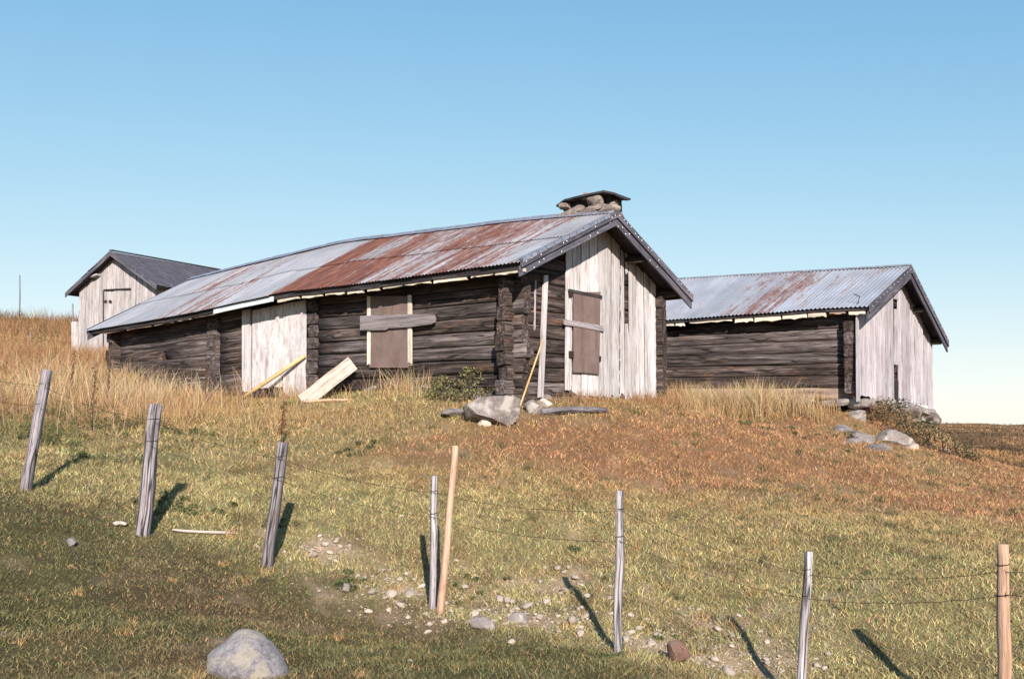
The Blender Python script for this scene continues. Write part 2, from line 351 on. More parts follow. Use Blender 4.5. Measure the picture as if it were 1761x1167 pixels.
CTRL += [(0, 0, -1.66), (-4, 3, -1.45), (4, 3.5, -2.0), (-2.7, 5.5, -1.47), (-1.72, 6.3, -1.62), (0, 6.4, -1.68), (1.6, 6.0, -1.8), (0, -12, -2.2), (-12, -6, -1.6), (12, -6, -3), (-9, 7, -.9),
         (4.3, 9.2, -1.53), (5.75, 12, -1.32), (7.2, 15, -1.2), (2.7, 14.5, -.72), (4.3, 17.4, -.27), (-.2, 14.6, -.17), (0, 13, -.65), (-3.4, 13, -.65), (-5.9, 13, -.36), (-1.2, 11, -1.22), (3.2, 11, -1.3),
         (9.0, 19.6, -.86), (10.4, 20.2, -1.08), (10.9, 22.6, -1.2), (11.4, 25.2, -1.5), (11.4, 28, -1.8), (10.2, 21.4, -.95), (12.4, 24, -1.35), (13.5, 20, -1.9), (14.5, 28, -2.2), (11, 14, -1.8), (9, 9, -2.2), (-8.5, 16.5, .22), (-10.5, 20, .75), (-13, 15, .35), (-14, 26, 1.5), (-20, 22, 1.3),
         (-18, 36, 2.6), (-21, 45, 4.0), (-26, 53, 5.35), (-23, 52, 4.7), (-29, 54, 5.0), (-33, 60, 5.6), (-34, 40, 3.4), (-14, 52, 4.2), (-9, 46, 3.0), (-4, 36, 1.7), (2, 32, 1.2), (8, 32, .2), (3, 48, 1.5), (14, 40, -2.4), (-20, 72, 4.6), (-45, 85, 5.5), (0, 75, 2),
         (-35, 20, 1.5), (-60, 50, 4.5), (-40, -10, -1), (28, 50, -2.9), (20, 34, -2.7), (30, 30, -3.4), (52, 100, -3.6), (20, 100, -2.2), (78, 150, -3.1), (150, 300, -2.7), (60, 300, -2.0), (0, 200, 0), (-100, 200, 3), (-150, 100, 4), (60, 20, -5), (40, -20, -5),
         (0, -60, -4), (300, 600, -5.2), (100, 600, -4.6), (-200, 600, -2), (-300, 200, 1), (300, 200, -6), (300, -100, -9), (-300, -200, -2), (0, -400, -8), (500, 1200, -12), (-500, 1200, -8), (0, 1400, -12), (900, 200, -14), (-900, 200, -4), (0, -1200, -16)]
CP = np.array(CTRL)
def _phi(d2): return np.sqrt(d2 + .8)
_A = _phi(((CP[:, None, :2] - CP[None, :, :2]) ** 2).sum(-1)); _n = len(CP)
_Q = np.c_[np.ones(_n), CP[:, :2] / 50.]
_K = np.block([[_A - 0.06 * np.eye(_n), _Q], [_Q.T, np.zeros((3, 3))]])
_WT = np.linalg.solve(_K, np.r_[CP[:, 2], 0, 0, 0])
def H(x, y):
    """ground height (world z) at arrays x, y"""
    x = np.atleast_1d(np.asarray(x, float)); y = np.atleast_1d(np.asarray(y, float)); out = np.empty(len(x))
    for i in range(0, len(x), 40000):
        a, b = x[i:i + 40000], y[i:i + 40000]
        ph = _phi((a[:, None] - CP[None, :, 0]) ** 2 + (b[:, None] - CP[None, :, 1]) ** 2)
        out[i:i + 40000] = ph @ _WT[:_n] + _WT[_n] + _WT[_n + 1] * a / 50. + _WT[_n + 2] * b / 50.
    r = np.hypot(x, y); k = np.clip(r / 60, .0, 1)
    lump = .018 * np.sin(x * 2.3 + 1.3 * np.sin(y * 1.7)) + .018 * np.sin(y * 2.9 + 1.1 * np.sin(x * 1.9 + 2)) + .010 * np.sin(x * 5.3 + y * 4.1) + .008 * np.sin(x * 9.1 - y * 7.7)
    big = .55 * np.sin(x * .11 + .8 * np.sin(y * .07)) * np.sin(y * .045 + 1.) + .25 * np.sin(x * .31 + y * .13)
    return out + EYE + lump * 1.2 + big * np.clip((r - 32) / 60, 0, 1) * .8
def h1(x, y): return float(H(x, y)[0])
def ground_px(px, py, dmax=80.):
    """where the ray through a photo pixel meets the ground"""
    r = ray(px, py); ts = np.linspace(3, dmax, 1600); P = r[None] * ts[:, None] / r[1] + np.array([0, 0, EYE])
    below = P[:, 2] < H(P[:, 0], P[:, 1]); i = int(np.argmax(below)) if below.any() else len(ts) - 1
    return P[i]

def vnoise(x, y, seed=0):
    """cheap smooth value noise in [0,1]"""
    xi, yi = np.floor(x).astype(np.int64), np.floor(y).astype(np.int64); fx, fy = x - xi, y - yi
    fx = fx * fx * (3 - 2 * fx); fy = fy * fy * (3 - 2 * fy)
    def hsh(a, b):
        k = (a * 374761393 + b * 668265263 + seed * 974634777) & 0xffffffff
        k = ((k ^ (k >> 13)) * 1274126177) & 0xffffffff
        return ((k ^ (k >> 16)) & 0xffff) / 65535.
    return (hsh(xi, yi) * (1 - fx) + hsh(xi + 1, yi) * fx) * (1 - fy) + (hsh(xi, yi + 1) * (1 - fx) + hsh(xi + 1, yi + 1) * fx) * fy
def fbm(x, y, seed=0): return .55 * vnoise(x, y, seed) + .3 * vnoise(x * 2.1, y * 2.1, seed + 1) + .15 * vnoise(x * 4.3, y * 4.3, seed + 2)
FB = np.array([at_depth(*b, d)[:2] for b, t, d, r, m in FENCE if b[0] != 758]); FB = np.vstack([FB[0] + (FB[0] - FB[1]) * 4, FB, FB[-1] + (FB[-1] - FB[-2]) * 4])
def fence_side(x, y):
    """signed distance in depth past the fence line (positive = meadow side)"""
    o = np.argsort(FB[:, 0]); return y - np.interp(x, FB[o, 0], FB[o, 1])
def blob(x, y, cx, cy, rx, ry, rot=0.):
    c, s = math.cos(rot), math.sin(rot); a = ((x - cx) * c + (y - cy) * s) / rx; b = (-(x - cx) * s + (y - cy) * c) / ry
    return np.exp(-(a * a + b * b))
GRAVEL = [ground_px(a, b)[:2].tolist() + list(c) for a, b, c in [((665), 1015, (.6, .5)), (740, 1020, (.5, .8)), (555, 945, (.35, .25)), (850, 1060, (.7, .45)), (960, 1010, (.6, .7)), (930, 1065, (.6, .4)), (1120, 1110, (.7, .5)), (1250, 1120, (.6, .6)), (1320, 1150, (.6, .4))]]
def gravel_w(x, y):
    w = np.zeros_like(x)
    for cx, cy, rx, ry in GRAVEL: w = np.maximum(w, blob(x, y, cx, cy, rx, ry))
    return w
# species patches: every weight is a plant community with its own colour
C_OLIVE, C_YGREEN, C_RUST, C_STRAW, C_GREEN, C_BROWN, C_SOIL, C_MOOR = [np.array(c) for c in
    [(.16, .142, .060), (.45, .378, .18), (.46, .24, .125), (.46, .29, .135), (.175, .165, .078), (.22, .14, .08), (.42, .295, .205), (.36, .20, .09)]]
def zone(x, y):
    """(colour, straw weight, outside weight) of the sward"""
    x = np.asarray(x, float); y = np.asarray(y, float)
    out = 1 / (1 + np.exp((fence_side(x, y) + .15 + 1.2 * (fbm(x * .8, y * .8, 3) - .5)) * 4.5))
    n1, n2, n3 = fbm(x * .45, y * .45, 11), fbm(x * 1.4, y * 1.4, 12), fbm(x * 3.5, y * 3.5, 13)
    red = np.clip(blob(x, y, 5.5, 15.5, 4.5, 3.2, .45) * 1.35 + blob(x, y, 1.2, 14.0, 3., 1.1, .15) * .85 + blob(x, y, 8, 17.5, 4, 3.5) + blob(x, y, 11.5, 19, 4, 5) * 1.2 + blob(x, y, 3.6, 17.2, 1.6, 1.2) * .7, 0, 1)
    red = np.clip(red * (.35 + 1.3 * n1) + (n2 - .5) * .5, 0, 1) * (1 - out)
    straw = np.clip(blob(x, y, -9.5, 19.5, 4.5, 4.2) * 1.3 + blob(x, y, -6.8, 16.4, 2.6, 2.) + blob(x, y, -14, 25, 7, 8) * 1.2 + blob(x, y, -3.6, 15.5, 2.2, 1.0) * .55 + np.clip((y - 24) / 8, 0, 1) * (x < 6), 0, 1)
    straw = np.clip(straw * (.4 + 1.2 * n1) + (n3 - .5) * .3 * straw, 0, 1)
    c = C_YGREEN[None] * (.72 + .55 * n2[:, None])
    c = c + (C_GREEN - c) * np.clip((n2 - .58) * 3.2, 0, .75)[:, None]
    c = c + (C_BROWN - c) * np.clip((n3 - .58) * 2.5, 0, .6)[:, None]
    c = c + (C_RUST - c) * red[:, None] * .95
    c = c + (C_STRAW - c) * straw[:, None] * .95
    oc = C_OLIVE[None] * (.65 + .7 * n2[:, None]); oc = oc + (C_BROWN - oc) * np.clip((n1 - .42) * 2.6, 0, .75)[:, None]; oc = oc + (C_GREEN * .8 - oc) * np.clip((n3 - .55) * 2.5, 0, .7)[:, None]
    c = c + (oc - c) * out[:, None]
    far = np.clip((np.hypot(x, y) - 26) / 14, 0, 1) * (x > 4)
    c = c + (C_MOOR * (.6 + .9 * n1[:, None]) - c) * far[:, None]
    return c, straw, out

# ground sheet: polar grid about the viewpoint, fine in front, out to beyond the horizon
ang = np.r_[np.linspace(-40, 40, 300), np.linspace(40, 320, 72)[1:-1]]; ang = np.radians(np.sort(np.where(ang > 180, ang - 360, ang)))
rad = np.r_[.4, np.geomspace(1.5, 60, 190), np.geomspace(60, 1500, 46)[1:]]
A2, R2 = np.meshgrid(ang, rad); gx, gy = (R2 * np.sin(A2)).ravel(), (R2 * np.cos(A2)).ravel()
GV = np.c_[gx, gy, H(gx, gy)]; na, nr = len(ang), len(rad)
ii = np.arange(nr - 1)[:, None] * na + np.arange(na)[None]; jj = np.arange(nr - 1)[:, None] * na + (np.arange(na)[None] + 1) % na
GF = np.stack([ii, jj, jj + na, ii + na], -1).reshape(-1, 4)
GV = np.vstack([GV, [[0, 0, h1(0, 0)]]])
gc, gs, go_ = zone(gx, gy); gw = np.clip(gravel_w(gx, gy) * 1.1 - .45 + 2.6 * (fbm(gx * 3, gy * 3, 31) - .46), 0, 1)
gc = gc * .45; gc = gc + (C_SOIL - gc) * gw[:, None] * .75
ground = fastmesh('ground', GV, GF[:, ::-1].copy(), 'ground', np.vstack([gc, gc[:1]]), smooth=True)
if ground.data.polygons[2000].normal.z < 0: ground.data.flip_normals()
tag(ground, 'sloping autumn meadow rising to the cabins and open moor beyond', 'ground', None, 'structure')

# ------------------------------------------------------------------ cabins
class Bld:
    def __init__(s, name, O, th, zb, label):
        s.O, s.th, s.zb = O, th, zb + EYE; s.u, s.g = frame(th)
        s.e = thing(name, (O[0], O[1], s.zb), label, 'cabin', th - math.pi / 2)
    def L(s, S, G, z): return np.array([-S, G, z - s.zb])
    def fr(s, px, py, off=0.):
        p = hit(px, py, s.O + s.g * off, s.g); return float(np.dot(p - s.O, s.u)), float(p[2])
    def ga(s, px, py, off=0.):
        p = hit(px, py, s.O + s.u * off, s.u); return float(np.dot(p - s.O, s.g)), float(p[2])
def smooth_curve(pts, pad=1.2):
    pts = sorted(pts); xs = np.array([p[0] for p in pts]); zs = np.array([p[1] for p in pts])
    X = np.linspace(xs[0] - 2, xs[-1] + 2, 700)
    m0 = (zs[1] - zs[0]) / (xs[1] - xs[0]); m1 = (zs[-1] - zs[-2]) / (xs[-1] - xs[-2])
    Z = np.interp(X, xs, zs); Z = np.where(X < xs[0], zs[0] + (X - xs[0]) * m0, Z); Z = np.where(X > xs[-1], zs[-1] + (X - xs[-1]) * m1, Z)
    k = max(3, int(.9 / (X[1] - X[0]))) | 1; Zs = np.convolve(np.pad(Z, k // 2, 'edge'), np.ones(k) / k, 'valid')
    return lambda q: float(np.interp(q, X, Zs))

def roof_fn(W, eo, zf, zr, zk):
    """height of the roof surface at (s, g): front eave zf(s), ridge zr(s), back eave zk(s)"""
    def f(s, g):
        if g <= W / 2: t = (g + eo) / (W / 2 + eo); return zf(s) * (1 - t) + zr(s) * t
        t = (W + eo - g) / (W / 2 + eo); return zk(s) * (1 - t) + zr(s) * t
    return f
def sheet(B, rf, s0, s1, g0, g1, lift, mat, W, name='roof_sheet', rows=4, amp=.009, per=.0762, skew=0.):
    nw = max(8, int((s1 - s0) / per * 6)); V, uv, F = [], [], []
    sl = 1 if g1 > g0 else -1
    for j in range(rows + 1):
        g = g0 + (g1 - g0) * j / rows
        for i in range(nw + 1):
            s = s0 + (s1 - s0) * i / nw
            c = amp * math.cos(2 * math.pi * s / per)
            V.append(B.L(s + skew * (j / rows), g - sl * c * .4, rf(s, g) + lift + c + .006))
            uv.append((s + 1.0, abs(g - g0) * 1.08 + (0 if lift < .004 else 1.4)))
    for j in range(rows):
        for i in range(nw):
            a = j * (nw + 1) + i; F.append([a, a + 1, a + nw + 2, a + nw + 1] if sl < 0 else [a + 1, a, a + nw + 1, a + nw + 2])
    return mesh(name, V, F, mat, B.e, uv, True)
def deck(B, rf, s0, s1, W, eo, up, dn, mat, name='roof_deck'):
    V, F, uv = [], [], []; n = 14; gs = [-eo, W * .25, W / 2, W * .75, W + eo]
    for i in range(n + 1):
        s = s0 + (s1 - s0) * i / n
        for g in gs: V.append(B.L(s, g, rf(s, g) - up)); uv.append((g, s))
        for g in gs: V.append(B.L(s, g, rf(s, g) - dn)); uv.append((g, s))
    for i in range(n):
        for k in range(4):
            a, b = i * 10 + k, (i + 1) * 10 + k
            F += [[a, a + 1, b + 1, b], [a + 5, b + 5, b + 6, a + 6]]
        a, b = i * 10, i * 10 + 10; F += [[a, b, b + 5, a + 5], [a + 4, a + 9, b + 9, b + 4]]
    for a in (0, n * 10):
        for k in range(4): F.append([a + k, a + k + 5, a + k + 6, a + k + 1] if a == 0 else [a + k, a + k + 1, a + k + 6, a + k + 5])
    return mesh(name, V, F, mat, B.e, uv)
def log(B, a, b, half_t, half_h, mat, n=12, name='log', seg=None, jit=.07):
    a, b = np.array(a, float), np.array(b, float); Ln = np.linalg.norm(b - a); seg = seg or max(2, int(Ln / .8))
    P = [a + (b - a) * i / seg + np.array([J(.006), J(.006), J(.009)]) for i in range(seg + 1)]
    t = J(.03); R = [half_t * (1 + t * (2 * i / seg - 1)) for i in range(seg + 1)]
    return round_bar(name, P, R, mat, B.e, n, .62, jit * .6, True, half_h / half_t)
def barge(B, rf, s, ga_, gb, top, hgt, th, mat, name, seg=3):
    """board along the verge from (s,ga) to (s,gb), its top edge 'top' above the roof surface"""
    P = [(g, rf(s, g) + top) for g in np.linspace(ga_, gb, seg + 1)]
    poly = [B.L(s, g, z) for g, z in P] + [B.L(s, g, z - hgt) for g, z in P[::-1]]
    return slab(name, poly, (1, 0, 0), th, mat, B.e, np.array(poly[1]) - np.array(poly[0]))

# ---- main cabin
mb = Bld('log_cabin', MO, MTH, .1, 'long dark log cabin with rusty corrugated roof, boarded windows and stone chimney')
GO, EO = .535, .45
zf = smooth_curve([mb.fr(*p, -EO) for p in [(901, 448), (701, 475), (599, 489), (499, 499), (400, 520), (350, 532), (250, 551), (152, 567)]])
zr = smooth_curve([mb.fr(*p, MW / 2) for p in [(1053, 366), (900, 379), (672, 407), (599, 415), (400, 463), (340, 478)]])
zk = lambda s: zf(s) - .03
rf = roof_fn(MW, EO, zf, zr, zk)
sL, sR = ML + .42, -GO
# corrugated sheets, two courses on each slope
s = sR; i = 0
while s < sL - .05:
    s1 = min(s + .762, sL)
    gm = .98 + J(.05); st = i % 2 * .0025
    sheet(mb, rf, s, s1 + .04, -EO - .055 + J(.018), gm, .000 + st, 'roof', MW)
    sheet(mb, rf, s, s1 + .04, gm - .16 + J(.02), MW / 2 + .01, .018 + st, 'roof', MW)
    sheet(mb, rf, s, s1 + .04, MW + EO + .05, MW - .9, .000 + st, 'roof', MW)
    sheet(mb, rf, s, s1 + .04, MW - .75, MW / 2 - .01, .010 + st, 'roof', MW)
    s = s1; i += 1
deck(mb, rf, sR + .06, sL - .06, MW, EO - .02, .012, .05, 'board_dark')
# ridge capping in lengths
s = sR
while s < sL - .1:
    s1 = min(s + 1.9, sL); V, F, uv = [], [], []
    for k in range(7):
        q = s + (s1 + .05 - s) * k / 6
        for dg, dz in ((-.16, -.060), (-.03, .030), (.03, .030), (.16, -.060)): V.append(mb.L(q, MW / 2 + dg, zr(q) + .03 + dz + J(.006))); uv.append((q + 3, dg * 6))
    for k in range(6):
        for c in range(3): F.append([k * 4 + c, k * 4 + c + 1, k * 4 + c + 5, k * 4 + c + 4])
    o = mesh('ridge_cap', V, F, 'tin', mb.e, uv); sm = o.modifiers.new('solid', 'SOLIDIFY'); sm.thickness = .004
    s = s1
# verge boards on both gables, front and back slopes, two deep
for s_, sg in ((sR - .012, 1), (sL + .045, -1)):
    for a_, b_ in ((-EO - .03, MW / 2), (MW + EO + .03, MW / 2)):
        barge(mb, rf, s_, a_, b_, .035, .125, .032, 'barge', 'bargeboard')
        barge(mb, rf, s_ + .036 * sg, a_, b_, -.075, .155, .03, 'barge', 'bargeboard')
# tin pieces folded over the front verge and nailed
gq = np.linspace(-EO - .02, MW / 2 - .25, 13)
for i in range(12):
    a_, b_ = gq[i] + .008, gq[i + 1] - .006
    V = []
    for g in (a_, b_):
        z = rf(sR, g) + .042
        V += [mb.L(sR + .12, g, z - .012), mb.L(sR - .018, g, z), mb.L(sR - .022, g, z - .06 - J(.012))]
    mesh('verge_flashing', V, [[0, 1, 4, 3], [1, 2, 5, 4]], 'tin', mb.e)
nv, nf = [], []
def dot(p, r, out):
    k = len(out[0]); out[0].extend([p + np.array([r, 0, 0]), p + np.array([0, -r, -r]), p + np.array([0, r, -r]), p + np.array([0, r, r]), p + np.array([0, -r, r])])
    out[1].extend([[k, k + 1, k + 2], [k, k + 2, k + 3], [k, k + 3, k + 4], [k, k + 4, k + 1]])
for a_, b_ in ((-EO, MW / 2), (MW + EO, MW / 2)):
    for q in np.linspace(.03, .97, 22):
        if random.random() < .3: continue
        g = a_ + (b_ - a_) * q + J(.02)
        dot(mb.L(sR - .013, g, rf(sR, g) - .02 - J(.03)), .009, (nv, nf))
        if random.random() < .5: dot(mb.L(sR + .023, g, rf(sR, g) - .16 - J(.05)), .009, (nv, nf))
tag(mesh('nail_heads', nv, nf, 'nail', mb.e), kind='stuff')
# purlins carrying the roof over the gable
for g in (-.02, MW * .25, MW / 2, MW * .75, MW + .02):
    z = rf(0, g) - .05 - (.11 if g != MW / 2 else .15)
    round_bar('purlin', [mb.L(sR + .1, g, z), mb.L(1.2, g, z)], [.075, .08], 'log', mb.e, 8)
# dark fascia under the front sheets, then the pale broken edges of the roof boards
s = -.5
while s < 12.1:
    s1 = min(s + random.uniform(1.6, 2.8), 12.15); pts = np.linspace(s, s1 - .012, 5)
    poly = [mb.L(q, -EO + .01, zf(q) - .028) for q in pts] + [mb.L(q, -EO + .01, zf(q) - .115 + J(.008)) for q in pts[::-1]]
    slab('fascia_board', poly, (0, -1, 0), .03, 'board_dark', mb.e, (1, 0, 0)); s = s1
pale = [(900, 848), (846, 806), (800, 742), (738, 692), (690, 655), (650, 628), (622, 594), (590, 556), (552, 516), (512, 474)]
for a, b in pale:
    s0 = mb.fr(a, 480, -EO)[0]; s1 = mb.fr(b, 500, -EO)[0]; pts = np.linspace(s0 + .01, s1 - .015, 7); hh = .034 + J(.012)
    poly = [mb.L(q, -EO + .035, zf(q) - .112) for q in pts] + [mb.L(q, -EO + .035, zf(q) - .122 - hh + J(.012)) for q in pts[::-1]]
    slab('roof_board_edge', poly, (0, -1, 0), .05, 'cream', mb.e, (1, 0, 0))
for a, b, mt in [(365, 330, 'log_pale'), (326, 300, 'cream'), (296, 262, 'log_pale'), (258, 215, 'log_pale'), (210, 172, 'log_pale')]:
    s0 = mb.fr(a, 540, -EO)[0]; s1 = mb.fr(b, 550, -EO)[0]; pts = np.linspace(s0 + .01, s1 - .02, 5)
    poly = [mb.L(q, -EO + .035, zf(q) - .112) for q in pts] + [mb.L(q, -EO + .035, zf(q) - .14 + J(.012)) for q in pts[::-1]]
    slab('roof_board_edge', poly, (0, -1, 0), .05, mt, mb.e, (1, 0, 0))
s0, s1 = mb.fr(470, 515, -EO)[0], mb.fr(368, 528, -EO)[0]
pts = np.linspace(s0, s1, 5); poly = [mb.L(q, -EO - .012, zf(q) - .05) for q in pts] + [mb.L(q, -EO - .012, zf(q) - .145) for q in pts[::-1]]
slab('gutter_strip', poly, (0, -1, 0), .02, 'gutter', mb.e, (1, 0, 0))

# walls: one mesh per log
ZL = mb.zb - .12
def zrow(q, z):
    top = zf(0) - .1; return z + (zf(q) - zf(0)) * float(np.clip((z - ZL) / (top - ZL), 0, 1)) * .9
c1a, c1b = mb.fr(376, 620)[0], mb.fr(357, 620)[0]; c2a, c2b = mb.fr(547, 620)[0], mb.fr(531, 620)[0]
dA, dB = mb.fr(530, 620)[0], mb.fr(416, 620)[0]
hs, hz = mb.fr(283, 609)
ROW = .236; z = ZL; r_ = 0
while z < zf(0) - .12:
    zc = z + ROW / 2; hh = ROW / 2 * (.985 + J(.02)); mt = lambda: random.choice(['log', 'log', 'log', 'log_grey'])
    segs = [(-.16 - abs(J(.12)), c2a + .05), (c1a - .05, dB - .02), (c1b - .02, ML + .2 + J(.05))]
    if abs(zrow(hs, zc) - hz) < ROW * .5:
        a, b = segs.pop(); segs += [(a, hs - .045), (hs + .07, b)]
    for a, b in segs:
        ctr = lambda q: mb.L(q, .085 + J(.006), zrow(q, zc))
        n = max(2, int((b - a) / .7)); P = [ctr(a + (b - a) * i / n) + np.array([0, 0, J(.007)]) for i in range(n + 1)]
        left = a > c1b - .3
        round_bar('log', P, [.09 + J(.003) for _ in P], mt() if not left else random.choice(['log', 'log_grey']), mb.e, 12, .6, .028, True, hh / .09 * 1.0)
    # partition log ends showing in the wall
    for ca, cb in ((c1a, c1b), (c2a, c2b)):
        cc = (ca + cb) / 2 + J(.012); hw = (cb - ca) / 2
        round_bar('log_end', [mb.L(cc, -.055 + J(.02), zrow(cc, zc + ROW * .5)), mb.L(cc, .3, zrow(cc, zc + ROW * .5))], [hw * .93, hw], random.choice(['log', 'log_grey', 'log_grey']), mb.e, 12, .7, .06, True, ROW * .5 / hw)
    # gable logs (both ends) and the back wall
    zg = zc + ROW / 2
    for sw_, nm in ((.085, 0), (ML - .085, 1)):
        a, b = -.15 - abs(J(.13)), MW + .2 + abs(J(.05))
        log(mb, mb.L(sw_, a, zrow(sw_, zg)), mb.L(sw_, b, zrow(sw_, zg)), .09, ROW / 2 * 1.0, random.choice(['log', 'log', 'log_grey']))
    log(mb, mb.L(-.2, MW - .085, zrow(0, zc)), mb.L(ML + .2, MW - .085, zrow(ML, zc)), .09, ROW / 2 * 1.02, 'log', seg=10)
    z += ROW; r_ += 1
z += ROW / 2
while z < zr(0) - .25:                                             # gable logs above the wall plate, shortened under the roof
    zc = z + ROW / 2
    for sw_ in (.085, ML - .085):
        g0 = 0
        while rf(sw_, g0) < zc + (zf(sw_) - zf(0)) * .9 + ROW * .5 + .1 and g0 < MW / 2: g0 += .03
        zz = zc + (zf(sw_) - zf(0)) * .9
        if g0 < MW / 2 - .2: log(mb, mb.L(sw_, g0, zz), mb.L(sw_, MW - g0, zz), .088, ROW / 2, 'log')
    z += ROW
# near-black sheet added behind the logs so that the inside reads as an unlit room
slab('inner_shade_sheet', [mb.L(.25, .3, mb.zb), mb.L(ML - .25, .3, mb.zb), mb.L(ML - .25, .3, zf(ML) - .1), mb.L(.25, .3, zf(0) - .1)], (0, -1, 0), .03, 'dark', mb.e)
# door: upright limed planks and a pale post
def fplank(B, xs_top, xs_bot, yt, yb, off, th, mat, parent, name='plank', jag=.012, ztop=None, rough_bot=3):
    """board on the front wall given by photo columns at its top and bottom edge"""
    (sa, zt), (sb, zt2) = B.fr(xs_top[0], yt, off), B.fr(xs_top[1], yt, off); (sc, zb), (sd, zb2) = B.fr(xs_bot[0], yb, off), B.fr(xs_bot[1], yb, off)
    if ztop is not None: zt, zt2 = ztop(sa), ztop(sb)
    k = rough_bot
    bot = [(sc + (sd - sc) * i / k, zb + (zb2 - zb) * i / k + J(jag)) for i in range(k + 1)]
    mid = [(sa * .5 + sc * .5 + J(jag * .4), (zt + zb) / 2), (sb * .5 + sd * .5 + J(jag * .4), (zt2 + zb2) / 2)]
    poly = [B.L(sa, off, zt), B.L(*[(mid[0][0]), off, mid[0][1]])] + [B.L(q, off, zz) for q, zz in bot] + [B.L(mid[1][0], off, mid[1][1]), B.L(sb, off, zt2)]
    return slab(name, poly, (0, -1, 0), th, mat, parent, (0, 0, 1))
under = lambda q: zf(q) - .1
door = slab('door', [mb.L(mb.fr(433, 660, -.02)[0], -.02, mb.zb + .3), mb.L(mb.fr(524, 660, -.02)[0], -.02, mb.zb + .3), mb.L(mb.fr(524, 660, -.02)[0], -.02, zf(5) - .12), mb.L(mb.fr(433, 660, -.02)[0], -.02, zf(5) - .16)], (0, -1, 0), .03, 'board_dark', mb.e)
for a, b, yb, of in [(433, 447, 668, -.052), (447, 464, 667, -.06), (464, 486, 665, -.055), (486, 505, 682, -.075), (505, 525, 680, -.07)]:
    fplank(mb, (a + .5, b - .4), (a + .5, b - .4), 560, yb, of, .03, 'door', door, ztop=lambda q: zf(q) - .14)
fplank(mb, (416, 429), (416, 429), 540, 673, -.06, .05, 'board_white', mb.e, 'door_post', ztop=under)
# boarded window of the long wall
fplank(mb, (631, 707), (631, 707), 509, 628, -.045, .03, 'cream', mb.e, 'window_frame', 0, rough_bot=1)
sh = fplank(mb, (636, 701), (635, 702), 509, 632, -.06, .012, 'panel', mb.e, 'window_shutter', .003)
fplank(mb, (631.5, 636), (631.5, 636), 509, 626, -.075, .028, 'cream', sh, 'trim'); fplank(mb, (701, 707), (701, 707), 507, 624, -.075, .028, 'cream', sh, 'trim')
P2 = lambda px, py, off: mb.L(mb.fr(px, py, off)[0], off, mb.fr(px, py, off)[1])
pl = [(619, 543), (640, 542), (665, 541), (700, 540), (735, 540), (745, 541), (748, 547), (747, 554), (742, 557), (705, 562), (668, 564), (663, 567), (619, 568)]
slab('nailed_plank', [P2(a, b, -.115) for a, b in pl], (0, -1, 0), .035, 'board_old', sh, (1, 0, 0))

# gable cladding: each board by itself
def gplank(B, rf_, xt, xb, yt, yb, off, th, mat, parent, name='plank', ztop=None, jag=.02, k=3, taper=None):
    (ga1, zt), (gb1, zt2) = B.ga(xt[0], yt, -off), B.ga(xt[1], yt, -off); (gc, zb), (gd, zb2) = B.ga(xb[0], yb, -off), B.ga(xb[1], yb, -off)
    if ztop is not None: zt, zt2 = rf_(0, ga1) - ztop, rf_(0, gb1) - ztop
    q = random.uniform(.004, .028); ga1 += q; gc += q * random.uniform(.3, 1.6); q = random.uniform(.004, .024); gb1 -= q; gd -= q * random.uniform(.3, 1.6)
    bot = [(gc + (gd - gc) * i / k, zb + J(jag)) for i in range(k + 1)]
    m1 = ((ga1 + gc) / 2 + J(.006), (zt + zb) / 2); m2 = ((gb1 + gd) / 2 + J(.006), (zt2 + zb) / 2)
    top = [(ga1, zt), (gb1, zt2)]
    if ztop is not None and (ga1 - B.W / 2) * (gb1 - B.W / 2) < 0: top = [(ga1, zt), (B.W / 2, rf_(0, B.W / 2) - ztop), (gb1, zt2)]
    poly = [B.L(-off, *top[0]), B.L(-off, *m1)] + [B.L(-off, *q) for q in bot] + [B.L(-off, *m2)] + [B.L(-off, *q) for q in top[::-1][:-1]]
    return slab(name, poly, (1, 0, 0), th, mat, parent, (0, 0, 1))
mb.W = MW
for xt, xb, yt, yb, of, mt, zt in [((973, 984), (972, 983.5), 500, 671, .05, 'board_white', None), ((984, 1000), (984, 998), 500, 676, .035, 'board_white', .07), ((1000, 1014), (998.5, 1013), 500, 680, .03, 'board_white', .07),
        ((1014.5, 1029), (1013.5, 1030), 500, 677, .035, 'board_white', .07), ((1029, 1052.5), (1030, 1052), 500, 683, .06, 'board_white', .07), ((1053.5, 1068), (1053, 1066), 500, 682, .045, 'board_white', .07),
        ((1069, 1074.5), (1066.5, 1075), 500, 679, .035, 'board_white', .07), ((1075, 1081), (1075.5, 1089), 556, 697, .052, 'board_white', None), ((1076, 1081), (1076, 1081), 450, 470, .03, 'board_white', .07),
        ((1082, 1094), (1083, 1094), 500, 683, .055, 'board_white', .07), ((1094.5, 1107), (1094.5, 1110), 500, 684, .04, 'board_white', .07), ((1108, 1117), (1110.5, 1119), 500, 683, .05, 'board_white', .07), ((1117.5, 1128.5), (1119.5, 1130), 500, 687, .042, 'board_white', .07)]:
    gplank(mb, rf, xt, xb, yt, yb, of + J(.018), .026, mt, mb.e, ztop=zt, jag=.05)
gplank(mb, rf, (973, 984), (973, 984), 440, 500, .048, .028, 'board_white', mb.e, ztop=.07, k=1, jag=0.)
gplank(mb, rf, (919.5, 924), (918, 922.5), 482, 568, .02, .02, 'board_grey', mb.e, 'batten')
gplank(mb, rf, (934.5, 943.5), (926, 935), 473, 683, .05, .03, 'board_white', mb.e, 'batten', jag=.01)
